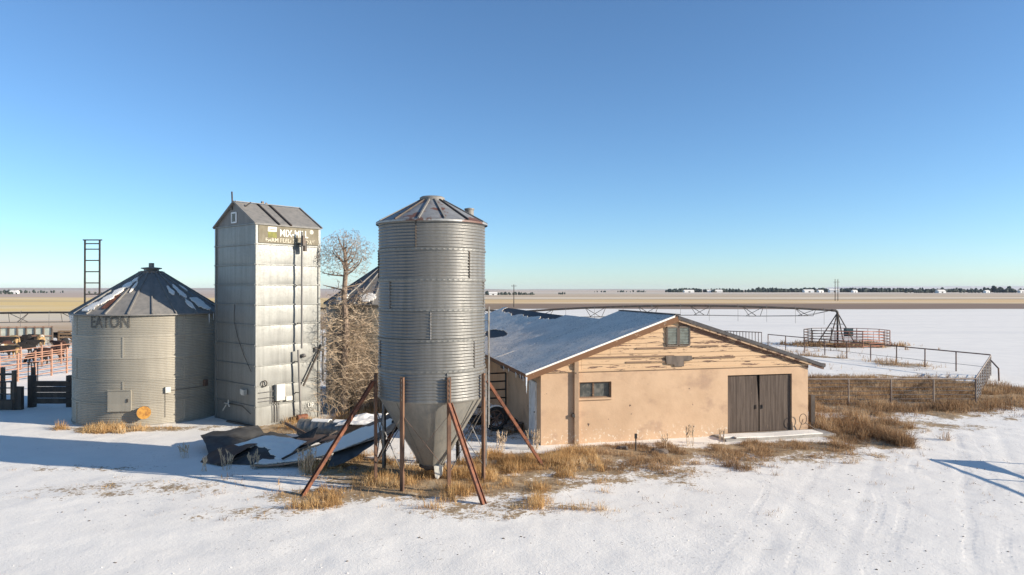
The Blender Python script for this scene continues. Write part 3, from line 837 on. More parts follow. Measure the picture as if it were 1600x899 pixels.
    onface(V2, F2, .345, 7.70, .46 * W / w_, d0, 1.25).build('lettering', MT['lettering_white'], sign, 0)
    V2, F2 = text_verts('FARM FEED FACTORY', .3, 'LEFT', .02); w_ = max(p[0] for p in V2)
    onface(V2, F2, .125, 7.45, .79 * W / w_, d0, 1.0).build('lettering', MT['lettering_pale'], sign, 0)
    q = MB(); ring = []
    for k in range(20):
        a0, a1 = 2 * PI * k / 20, 2 * PI * (k + 1) / 20
        cc = (.865, 7.96); 
        def rr_(a, rad, d): return fp(cc[0] + rad * math.cos(a) / W, cc[1] + rad * math.sin(a), d)
        q.add([rr_(a0, .085, d0), rr_(a1, .085, d0), rr_(a1, .062, d0), rr_(a0, .062, d0)], [(0, 1, 2, 3)])
    V2, F2 = text_verts('R', .13)
    q.add([fp(.855 + p[0] / W, 7.915 + p[1], d0 + p[2]) for p in V2], F2)
    q.build('lettering', MT['lettering_white'], sign, 0)
    lg = MB(); lg.hexa([fp(.165, 7.87, d0), fp(.30, 7.87, d0), fp(.30, 8.06, d0), fp(.165, 8.06, d0), fp(.165, 7.87, .052), fp(.30, 7.87, .052), fp(.30, 8.06, .052), fp(.165, 8.06, .052)])
    lg.build('logo_panel', MT['lettering_white'], sign)
    lg = MB(); lg.prism([fp(.185, 8.00, d0 + .003), fp(.205, 7.93, d0 + .003), fp(.262, 7.93, d0 + .003), fp(.282, 8.00, d0 + .003), fp(.255, 7.965, d0 + .003), fp(.212, 7.965, d0 + .003)], nU * .003)
    lg.build('logo_emblem', MT['sign_brown'], sign, 0)
    lg = MB(); lg.hexa([fp(.165, 7.62, d0), fp(.30, 7.62, d0), fp(.30, 7.85, d0), fp(.165, 7.85, d0), fp(.165, 7.62, .052), fp(.30, 7.62, .052), fp(.30, 7.85, .052), fp(.165, 7.85, .052)])
    lg.build('logo_panel', MT['logo_green'], sign)
    V2, F2 = text_verts('UP', .42); onface(V2, F2, .80, .50, .62, .055).build('lettering', MT['lettering_white'], ml, 0)
    # delivery pipes with stand-off brackets
    q = MB(); q.tube([fp(.64, 7.92, .34), fp(.64, 3.05, .34)], .045, 10); p1 = q.build('delivery_pipe', MT['galv_roof'], ml)
    for z in (7.4, 5.7, 4.1):
        q = MB(); q.bar(fp(.64, z, .02), fp(.64, z, .34), .04, .03); q.build('pipe_bracket', MT['dark_steel'], p1)
    q = MB(); q.box(fp(.655, 7.55, .36), (.12, .16, .42), th); q.tube([fp(.69, 7.55, .30), fp(.69, 7.12, .30)], .10, 10); q.build('motor', MT['dark_steel'], p1)
    q = MB(); q.tube([fp(.59, 3.0, .30), fp(.635, .15, .30)], .045, 10); p2 = q.build('delivery_pipe', MT['galv_roof'], ml)
    for (u, z) in ((.60, 2.5), (.615, 1.2)):
        q = MB(); q.bar(fp(u, z, .02), fp(u, z, .30), .04, .03); q.build('pipe_bracket', MT['dark_steel'], p2)
    q = MB(); q.bar(fp(1.02, 3.1, .12), fp(.70, 1.45, .18), .06, .06); q.build('diagonal_bar', MT['dark_steel'], ml)
    q = MB(); q.tube([fp(1.05, 3.6, .10), fp(1.05, 1.55, .10)], .05, 8); q.box(fp(1.03, 3.0, .1), (.14, .12, .30), th); q.build('side_pipe', MT['galv_roof'], ml)
    q = MB(); q.bar(fp(.93, 3.05, .1), fp(.93, 2.85, .1), .07, .08); q.build('pipe_hook', MT['grey_steel'], ml)
    # electrical boxes and conduit
    q = MB(); a = .26; q.hexa([fp(.27, .98, .22), fp(.40, .98, .22), fp(.40, 1.64, .22), fp(.27, 1.64, .22), fp(.27, .98, .03), fp(.40, .98, .03), fp(.40, 1.64, .03), fp(.27, 1.64, .03)])
    eb = q.build('electrical_box', MT['cream_box'], ml)
    q = MB(); q.hexa([fp(.43, .92, .16), fp(.53, .92, .16), fp(.53, 1.10, .16), fp(.43, 1.10, .16), fp(.43, .92, .03), fp(.53, .92, .03), fp(.53, 1.10, .03), fp(.43, 1.10, .03)])
    q.build('electrical_box', MT['cream_box'], ml)
    for i, (u, za, zb) in enumerate(((.22, .9, 1.6), (.25, .1, 1.0), (.29, .1, .98), (.33, .1, .98))):
        q = MB(); q.tube([fp(u, za, .08), fp(u, zb, .08)], .018, 6); q.build('conduit', MT['grey_steel'], ml)
    for (z, a_, c_) in ((1.38, .02, .27), (1.15, .02, .27), (1.02, .02, .45)):
        q = MB(); q.tube([fp(a_, z, .08), fp(c_, z, .08)], .014, 6); q.build('conduit', MT['grey_steel'], ml)
    q = MB(); cc = (.11, 1.72)
    q.tube([fp(cc[0] + .10 * math.cos(t) / W, cc[1] + .12 * math.sin(t), .09) for t in [2 * PI * i / 12 for i in range(13)]], .022, 6); q.build('cable_loop', MT['dark_steel'], ml)
    q = MB(); q.ico(fp(.72, 2.72, .10), .11, .2, 2, sq=(1, 1, .7)); q.build('vent_hood', MT['grey_steel'], ml)
    q = MB(); q.box(fp(.64, .12, .32), (.42, .26, .24), th); q.tube([fp(.56, .18, .35), fp(.72, .18, .35)], .13, 10); q.build('auger_motor', MT['rust'], ml)
    # left (shaded) face: lamps, tap, hanging cable
    q = MB(); q.box(lp(.22, 1.35, .12), (.16, .20, .22), th); q.box(lp(.30, 1.35, .06), (.10, .16, .2), th); q.build('wall_lamp', MT['cream_box'], ml)
    q = MB(); q.tube([lp(.75, .72, .05), lp(.55, .78, .22), lp(.48, .72, .3)], .03, 8); q.tube([lp(.55, .78, .22), lp(.55, .95, .22)], .025, 6); q.tube([lp(.62, .70, .2), lp(.70, .45, .2)], .03, 6); q.build('water_tap', MT['cream_box'], ml)
    q = MB(); q.tube([lp(.50, 4.9 - 0, .05), lp(.50, 4.2, .06), lp(.42, 3.6, .06), lp(.25, 2.8, .06), lp(.08, 2.2, .06)], .012, 5); q.build('hanging_cable', MT['dark_steel'], ml)
    q = MB(); q.tube([lp(.80, .75, .05), lp(.3, .75, .05), lp(.1, .5, .05)], .012, 5); q.build('conduit', MT['dark_steel'], ml)
    q = MB(); q.bar(lp(-.0, .03, .10), lp(.6, .03, .16), .16, .06); q.build('sill_board', MT['wood_grey'], ml)
build_mill()

# ------------------------------------------------------------------ long roofed barn
BO = Vector((1.02, 24.15, 0)); bth = R(13)
BU = Vector((math.cos(bth), math.sin(bth), 0)); BV = Vector((-math.sin(bth), math.cos(bth), 0)); BN = -BV
def P(t, s, z): 
    q = BO + BU * t + BV * s; return Vector((q.x, q.y, z))
def build_barn():
    W = 10.77; EH = 2.63; sF = 5.4; sR = 25.0
    bn = thing('barn', tuple(BO), 'long cream stucco barn with peeling gable siding and thin snow on the roof', 'barn')
    b = MB()
    holes = [(1.43, 2.65, 1.60, 2.18), (7.315, 10.06, .06, 2.26)]
    ts = sorted({0, W} | {h[0] for h in holes} | {h[1] for h in holes}); zs = sorted({-.15, EH} | {h[2] for h in holes} | {h[3] for h in holes})
    for i in range(len(ts) - 1):
        for j in range(len(zs) - 1):
            tc, zc = (ts[i] + ts[i + 1]) / 2, (zs[j] + zs[j + 1]) / 2
            if any(h[0] < tc < h[1] and h[2] < zc < h[3] for h in holes): continue
            b.add([P(ts[i], 0, zs[j]), P(ts[i + 1], 0, zs[j]), P(ts[i + 1], 0, zs[j + 1]), P(ts[i], 0, zs[j + 1])], [(0, 1, 2, 3)])
    for (a, c, z0, z1) in holes:
        d = .16
        b.add([P(a, 0, z0), P(c, 0, z0), P(c, d, z0), P(a, d, z0), P(a, 0, z1), P(c, 0, z1), P(c, d, z1), P(a, d, z1)], [(0, 1, 2, 3), (7, 6, 5, 4), (0, 3, 7, 4), (2, 1, 5, 6)])
    # right side wall, rear, and left side wall with its setback
    b.add([P(W, 0, -.15), P(W, sF, -.15), P(W, sF, EH), P(W, 0, EH)], [(0, 1, 2, 3)])
    b.build('front_wall', MT['stucco'], bn, 0)
    b = MB(); h0 = [(.62, 1.45, .02, 2.10)]
    ss = [0, .62, 1.45, sR]; zs = [-.15, .02, 2.10, 2.62]
    for i in range(3):
        for j in range(3):
            if i == 1 and j == 1: continue
            b.add([P(0, ss[i], zs[j]), P(0, ss[i], zs[j + 1]), P(0, ss[i + 1], zs[j + 1]), P(0, ss[i + 1], zs[j])], [(0, 1, 2, 3)])
    b.add([P(0, sR, -.15), P(0, sR, 2.6), P(9.0, sR, 2.6), P(9.0, sR, -.15)], [(0, 1, 2, 3)])
    b.add([P(9.0, sF, -.15), P(9.0, sF, 2.6), P(9.0, sR, 2.6), P(9.0, sR, -.15)], [(3, 2, 1, 0)])
    b.add([P(9.0, sF, -.15), P(W, sF, -.15), P(W, sF, 2.63), P(9.0, sF, 2.63)], [(0, 1, 2, 3)])
    b.build('side_wall', MT['stucco'], bn, 0)
    # gable boards
    tap, zap = 5.2, 4.55
    sl = .350; sr = .312
    z_top = lambda t: zap - (sl * (tap - t) if t < tap else sr * (t - tap)) - .13
    gs = MB(); bh = .185; z = EH - .005; k = 0
    gs.add([P(0, .05, EH), P(W, .05, EH), P(tap, .05, zap - .14)], [(0, 1, 2)])
    while z < zap - .2:
        z1 = min(z + bh, zap - .16)
        tl0 = max(.0, tap - (zap - .13 - z) / sl); tr0 = min(W, tap + (zap - .13 - z) / sr)
        tl1 = max(.0, tap - (zap - .13 - z1) / sl); tr1 = min(W, tap + (zap - .13 - z1) / sr)
        js = sorted(random.sample([1.5, 2.6, 4.0, 5.5, 6.7, 7.8, 9.2], 2))
        ed0 = [tl0] + [j for j in js if tl0 + .3 < j < tr0 - .3] + [tr0]; n = len(ed0)
        for i in range(n - 1):
            a0, c0 = ed0[i] + (.004 if i else 0), ed0[i + 1] - (.004 if i < n - 2 else 0)
            a1 = tl1 if i == 0 else a0; c1 = tr1 if i == n - 2 else c0
            w = random.uniform(-.006, .006)
            gs.add([P(a0, -.03 + w, z), P(c0, -.03 - w, z), P(c1, -.004, z1), P(a1, -.004, z1), P(a0, .04, z), P(c0, .04, z)], [(0, 1, 2, 3), (1, 0, 4, 5)])
        z = z1
    gs.build('gable_siding', MT['siding'], bn, 0)
    q = MB(); q.bar(P(.02, -.035, EH - .03), P(W - .02, -.035, EH - .03), .05, .07); q.build('belt_board', MT['siding'], bn)
    for (t0, t1, zz) in ((3.6, 5.2, 3.36), (1.55, 5.1, 3.06), (3.2, 4.9, 2.86), (5.8, 6.9, 3.40), (5.9, 7.6, 2.96)):
        q = MB(); q.bar(P(t0, -.04, zz), P(t1, -.04, zz), .03, .05); q.build('bare_lath', MT['gable_board'], bn)
    # louvred vents
    for t in (5.02, 5.50):
        q = MB(); hw = .21
        for dz in (3.44, 4.12): q.bar(P(t - hw, -.055, dz), P(t + hw, -.055, dz), .06, .05)
        for dt in (-hw, hw): q.bar(P(t + dt, -.055, 3.46), P(t + dt, -.055, 4.10), .05, .06)
        v = q.build('louver_vent', MT['wood_grey'], bn)
        q = MB()
        for i in range(11):
            zz = 3.50 + .056 * i
            q.hexa([P(t - .19, -.075, zz), P(t + .19, -.075, zz), P(t + .19, -.04, zz + .045), P(t - .19, -.04, zz + .045), P(t - .19, -.065, zz), P(t + .19, -.065, zz), P(t + .19, -.03, zz + .045), P(t - .19, -.03, zz + .045)])
        q.build('vent_slats', MT['louver'], v)
    q = MB(); q.hexa([P(tap + .1, -.03, z_top(tap + .1) - .28), P(W, -.03, z_top(W) - .22), P(W, -.03, z_top(W) - .005), P(tap + .1, -.03, z_top(tap + .1) - .005), P(tap + .1, -.0, z_top(tap + .1) - .28), P(W, -.0, z_top(W) - .22), P(W, -.0, z_top(W) - .005), P(tap + .1, -.0, z_top(tap + .1) - .005)])
    q.build('frieze_board', MT['frieze'], bn, 0)
    # torn board below the vents
    q = MB(); q.prism([P(4.75, -.05, 2.98), P(4.78, -.05, 2.76), P(5.08, -.05, 2.74), P(5.10, -.05, 2.66), P(5.48, -.05, 2.66), P(5.47, -.05, 2.86), P(5.80, -.05, 2.88), P(5.80, -.05, 3.05), P(4.75, -.05, 3.06)], BN * .03)
    q.build('torn_board', MT['wood_grey'], bn, 0)
    # window
    q = MB(); a, c, z0, z1 = 1.43, 2.65, 1.60, 2.18
    for zz in (z0 + .02, z1 - .02): q.bar(P(a, .10, zz), P(c, .10, zz), .06, .04)
    for tt in (a + .02, c - .02, a + .56): q.bar(P(tt, .10, z0 + .04), P(tt, .10, z1 - .04), .04, .06)
    win = q.build('window', MT['gable_board'], bn)
    q = MB(); q.add([P(a, .12, z0), P(c, .12, z0), P(c, .12, z1), P(a, .12, z1)], [(0, 1, 2, 3)]); q.build('pane', MT['glass'], win, 0)
    q = MB(); q.bar(P(a - .05, -.02, z0 - .03), P(c + .05, -.02, z0 - .03), .08, .05); q.build('sill', MT['stucco'], win)
    # double doors, the gap between the leaves
    for (a, c, lean, sx) in ((7.345, 8.66, .0, 1), (8.71, 10.03, .02, -1)):
        q = MB(); n = 7
        for i in range(n):
            t0 = a + (c - a) * i / n + .0012; t1 = a + (c - a) * (i + 1) / n - .0012
            d = .07 + random.uniform(-.002, .002)
            zt = 2.22 - (.0 if sx > 0 else -.01)
            if sx > 0 and i == n - 1:
                q.hexa([P(t0, d, .08), P(t1, d, .08), P(t1 - .0, d, 1.15), P(t0, d, 1.15), P(t0, d + .04, .08), P(t1, d + .04, .08), P(t1, d + .04, 1.15), P(t0, d + .04, 1.15)])
                q.hexa([P(t0, d, 1.152), P(t1, d, 1.152), P(t1 - .08, d, zt), P(t0, d, zt), P(t0, d + .04, 1.152), P(t1, d + .04, 1.152), P(t1 - .08, d + .04, zt), P(t0, d + .04, zt)])
            else:
                q.hexa([P(t0, d, .08), P(t1, d, .08), P(t1, d, zt), P(t0, d, zt), P(t0, d + .04, .08), P(t1, d + .04, .08), P(t1, d + .04, zt), P(t0, d + .04, zt)])
        dr = q.build('barn_door', MT['barn_door'], bn, 0)
        tt = c - .12 if sx > 0 else a + .10
        q = MB(); q.bar(P(tt, .045, .95), P(tt, .045, 1.10), .03, .03); q.build('handle', MT['dark_steel'], dr)
    q = MB(); q.add([P(7.3, .17, .0), P(10.1, .17, .0), P(10.1, .17, 2.3), P(7.3, .17, 2.3)], [(0, 1, 2, 3)]); q.build('door_gap_shade', MT['interior'], bn, 0)  # near-black sheet paints the unlit interior seen through the door gap
    # pipe strip up the front wall
    q = MB(); q.bar(P(1.30, -.075, 0), P(1.30, -.075, 2.95), .10, .15); q.build('conduit_board', MT['stucco'], bn)
    q = MB(); q.box(P(1.18, -.06, 1.02), (.10, .10, .12), bth); q.build('meter_box', MT['dark_steel'], bn)
    # white side door
    q = MB(); q.hexa([P(.0, .64, .04), P(.0, 1.43, .04), P(.0, 1.43, 2.08), P(.0, .64, 2.08), P(.06, .64, .04), P(.06, 1.43, .04), P(.06, 1.43, 2.08), P(.06, .64, 2.08)])
    sd = q.build('side_door', MT['white_paint'], bn)
    q = MB(); q.box(P(-.03, .74, 1.05), (.06, .05, .05), bth); q.build('handle', MT['dark_steel'], sd)
    q = MB()
    for s_ in (.60, 1.47): q.bar(P(-.02, s_, .0), P(-.02, s_, 2.14), .05, .07)
    q.bar(P(-.02, .58, 2.12), P(-.02, 1.49, 2.12), .05, .07); q.build('door_frame', MT['white_paint'], sd)
    for s_ in (2.7, 6.2):
        q = MB(); q.hexa([P(-.01, s_, 2.0), P(-.01, s_ + .5, 2.0), P(-.01, s_ + .5, 2.4), P(-.01, s_, 2.4), P(-.04, s_, 2.0), P(-.04, s_ + .5, 2.0), P(-.04, s_ + .5, 2.4), P(-.04, s_, 2.4)][::1])
        q.build('side_window', MT['wood_grey'], bn)
    # roof
    ov = .15; th_ = .13
    def zl(t, s):      # left slope with sag
        sag = .10 * math.sin(PI * min(max((s - 1) / 20, 0), 1)) * math.sin(PI * (t + .6) / 5.8)
        return zap - sl * (tap - t) - sag
    tr = 4.22
    ef, rf = -.60, 11.42
    roofs = MB()
    roofs.slab(lambda u, v: P(ef + (tap - ef) * u, -ov + (sF + ov) * v, zl(ef + (tap - ef) * u, -ov + (sF + ov) * v)), th_, 12, 8)
    roofs.slab(lambda u, v: P(ef + (tr - ef) * u, sF + .002 + (sR + .3 - sF) * v, zl(ef + (tr - ef) * u, sF + (sR + .3 - sF) * v)), th_, 12, 20)
    roofs.slab(lambda u, v: P(tap + .002 + (rf - tap) * u, -ov + (sF + ov) * v, zap - sr * (rf - tap) * u), th_, 6, 4)
    zr0 = zl(tr, 10)
    roofs.slab(lambda u, v: P(tr + .002 + 5.2 * u, sF + .002 + (sR + .3 - sF) * v, zl(tr, sF + (sR + .3 - sF) * v) - .34 * 5.2 * u), th_, 6, 20)
    roofs.add([P(tr, sF, zl(tr, sF) - .1), P(W, sF, 2.6), P(tap, sF, zap - .1)], [(0, 1, 2)])
    roof = roofs.build('roof', MT['dark_roof'], bn, 30)
    # rake fascia, eave fascia, soffit
    q = MB(); q.bar(P(ef, -ov - .015, zl(ef, 0) - .12), P(tap, -ov - .015, zap - .12), .03, .20); q.build('rake_fascia', MT['fascia'], roof)
    q = MB(); q.bar(P(tap, -ov - .015, zap - .075), P(rf, -ov - .015, zap - sr * (rf - tap) - .075), .03, .11); q.build('rake_fascia', MT['dark_roof'], roof)
    q = MB()
    for (a, c, zz0, zz1) in ((ef + .05, tap, zl(ef + .05, 0), zap), (tap, rf - .05, zap, zap - sr * (rf - .05 - tap))):
        q.hexa([P(a, -ov, zz0 - .22), P(c, -ov, zz1 - .22), P(c, .0, zz1 - .22), P(a, .0, zz0 - .22), P(a, -ov, zz0 - th_ - .004), P(c, -ov, zz1 - th_ - .004), P(c, .0, zz1 - th_ - .004), P(a, .0, zz0 - th_ - .004)])
    q.build('soffit', MT['soffit'], roof)
    q = MB(); q.bar(P(ef - .015, -ov, 2.50), P(ef - .015, sR, 2.50), .03, .13); q.build('eave_fascia', MT['fascia'], roof)
    q = MB(); q.bar(P(rf + .015, -ov, 2.57), P(rf + .015, sF, 2.57), .03, .12); q.build('eave_fascia', MT['fascia'], roof)
    q = MB(); q.bar(P(tap, -ov, zap + .03), P(tap, sF, zap + .03), .22, .05); q.build('ridge_cap', MT['dark_roof'], roof)
    # snow on the left slope
    def hole(t, s):
        n = float(fbm(np.array(t * 1.2), np.array(s * .8), 3)) - .5
        d1 = ((s - 13.4) / 2.3) ** 2 + ((t - 1.15) / .50) ** 2 < 1 + n
        d2 = (t > 3.45 + n * .7 + abs(s - 18) * .04) and (10.5 < s < 24)
        return d1 or d2
    sn = MB()
    sn.slab(lambda u, v: P(ef - .015 + (tap - .10 - ef) * u, -ov - .02 + (sF + ov + .02) * v, zl(ef + (tap - .1 - ef) * u, -ov + (sF + ov) * v) + .035 + .02 * float(fbm(np.array(u * 9), np.array(v * 9), 3))), .032, 40, 40)
    nu, nv = 90, 220
    sn.slab(lambda u, v: P(ef - .015 + (tr - .02 - ef) * u, sF + .004 + (sR - sF) * v, zl(ef + (tr - ef) * u, sF + (sR - sF) * v) + .035 + .02 * float(fbm(np.array(u * 9 + 7), np.array(v * 30), 3))), .032, nu, nv,
            (0, 0, 1), lambda u, v: not hole(ef + (tr - ef) * u, sF + (sR - sF) * v))
    sn.build('snow_cover', MT['roof_snow'], roof)
    q = MB(); q.bar(P(ef, -ov - .035, zl(ef, 0) + .02), P(tap - .15, -ov - .035, zap - .03), .05, .06); q.build('snow_lip', MT['snow'], roof)
    for (s_, L) in ((-.38, .55), (-.30, .3), (.1, .2), (.5, .16), (1.2, .22), (2.4, .15), (3.3, .2)):
        q = MB(); q.tube([P(ef - .02, s_, 2.47), P(ef - .02, s_, 2.47 - L)], [.03, .004], 6); q.build('icicle', MT['ice'], roof)
build_barn()

# stoop slab and its snow
q = thing('concrete_stoop', tuple(P(8.9, -.5, 0)), 'low concrete slab under snow in front of the barn doors', 'stoop')
m_ = MB(); m_.hexa([P(6.7, -.95, -.1), P(11.2, -1.05, -.1), P(11.2, -.03, -.1), P(6.7, -.03, -.1), P(6.7, -.95, .07), P(11.2, -1.05, .09), P(11.2, -.03, .09), P(6.7, -.03, .07)]); m_.build('slab', MT['concrete'], q)
m_ = MB(); m_.slab(lambda u, v: P(6.72 + 4.0 * u, -.93 + .62 * v, .12 + .015 * math.sin(9 * u)), .045, 20, 6, (0, 0, 1), lambda u, v: not (u < .12 and v < .3)); m_.build('snow_cover', MT['snow'], q)
# dark post by the barn corner
px_ = 12.05
m_ = MB(); m_.box((11.78, 26.85, .66), (.17, .17, 1.42), .2); o = m_.build('wooden_post', MT['wood_dark'])
tag(o, 'dark weathered post standing at the front corner of the barn', 'post')
# leaning wire loop / dead vine by the doors
m_ = MB(); c = P(10.42, -.18, .52)
m_.tube([c + BU * (.16 * math.cos(t)) + Vector((0, 0, .2 * math.sin(t))) for t in [2 * PI * i / 14 for i in range(15)]], .012, 5)
m_.tube([c + BU * .1 + Vector((0, 0, -.15)), P(10.95, -.3, .1)], .014, 5); m_.tube([c, P(10.3, -.1, .05)], .012, 5)
tag(m_.build('wire_coil', MT['dark_steel']), 'coil of old wire leaning on the barn wall beside the doors', 'wire coil')

# ------------------------------------------------------------------ left flank of the barn: gate, wheel, planks
def pipe_gate(name, a, b, z0, z1, n, mat, label, cat, group=None, r=.025, extra=()):
    a = Vector(a); b = Vector(b)
    g_ = thing(name, tuple(a), label, cat, group)
    for p in (a, b):
        q = MB(); q.tube([p + Vector((0, 0, z0)), p + Vector((0, 0, z1))], r * 1.2, 6); q.build('end_post', mat, g_)
    for i in range(n):
        z = z0 + (z1 - z0) * i / (n - 1); q = MB(); q.tube([a + Vector((0, 0, z)), b + Vector((0, 0, z))], r, 6); q.build('rail', mat, g_)
    for f in extra:
        q = MB(); p = a.lerp(b, f); q.bar(p + Vector((0, 0, z0)), p + Vector((0, 0, z1)), .05, .02); q.build('upright', mat, g_)
    return g_
pipe_gate('pipe_gate', P(-.12, 5.2, 0), P(-1.95, 5.0, 0), .55, 1.95, 5, MT['dark_steel'], 'dark pipe gate propped against the shaded side of the barn', 'gate', r=.035, extra=(.5,))
w = thing('tractor_wheel', (-.62, 26.6, 0), 'old spoked tractor wheel standing upright beside the barn', 'wheel')
c = Vector((-.62, 26.6, .48)); ax = Vector((.25, -.97, 0)).normalized(); sx_ = ax.cross(Vector((0, 0, 1))).normalized()
ring = lambda rad, d=0: [c + ax * d + sx_ * (rad * math.cos(t)) + Vector((0, 0, rad * math.sin(t))) for t in [2 * PI * i / 24 for i in range(25)]]
q = MB(); q.tube(ring(.42), .075, 8); q.build('tyre', MT['black'], w)
q = MB(); q.tube(ring(.31), .03, 6); q.tube([c - ax * .1, c + ax * .12], .08, 10); q.build('rim', MT['pipe_rust'], w)
for i in range(6):
    t = PI * i / 3 + .2; q = MB(); q.bar(c, c + sx_ * (.31 * math.cos(t)) + Vector((0, 0, .31 * math.sin(t))), .05, .04); q.build('spoke', MT['pipe_rust'], w)
q = MB(); q.slab(lambda u, v: c + sx_ * (.30 * (2 * u - 1)) + ax * (.07 * (2 * v - 1)) + Vector((0, 0, math.sqrt(max(.0, .5 ** 2 - (.30 * (2 * u - 1)) ** 2)) + .03)), .04, 10, 3); q.build('snow_cap', MT['snow'], w)
for i, (x, y, rz, L, lb) in enumerate(((.25, 26.5, .9, 1.6, 'grey plank lying askew nearest the white side door'), (.05, 27.4, 1.3, 2.0, 'grey plank lying behind the first plank along the barn side'), (-.9, 28.4, .2, 1.8, 'dark plank lying across the snow under the pipe gate'))):
    q = MB(); q.box((x, y, .30 - .07 * i), (L, .22, .05), rz); q.box((x, y, .12), (.25, .25, .3 - .12 * i), rz)
    tag(q.build('plank', MT['wood_grey'] if i < 2 else MT['wood_dark']), lb, 'plank', 'planks beside the barn')
for i, (x, y, r_, lb) in enumerate(((-1.35, 28.2, .38, 'black tyre lying flat in the shade beneath the pipe gate'), (-.35, 29.3, .42, 'black tyre lying behind the tractor wheel against the barn'))):
    q = MB(); q.tube([(x + r_ * math.cos(t), y + r_ * math.sin(t), .14) for t in [2 * PI * k / 20 for k in range(21)]], .13, 8, False)
    tag(q.build('tyre', MT['black']), lb, 'tyre', 'old tyres beside the barn')

# ------------------------------------------------------------------ ladder frame behind the bin
def build_ladder():
    L = thing('steel_ladder', (-23.0, 37, 0), 'tall dark ladder frame rising behind the round grain bin', 'ladder')
    c = Vector((-22.75, 37, 0)); hw = .40
    for s_ in (-1, 1):
        q = MB(); q.bar(c + Vector((s_ * hw, 0, -.2)), c + Vector((s_ * hw, 0, 8.2)), .07, .07); q.build('stile', MT['dark_steel'], L)
    z = 8.0
    while z > .3:
        q = MB(); q.bar(c + Vector((-hw, 0, z)), c + Vector((hw, 0, z)), .04, .06); q.build('rung', MT['dark_steel'], L)
        z -= .61 if z < 7.9 else .30
    q = MB(); q.bar(c + Vector((-hw - .1, 0, 8.2)), c + Vector((hw + .12, 0, 8.2)), .08, .06); q.build('top_bar', MT['dark_steel'], L)
build_ladder()

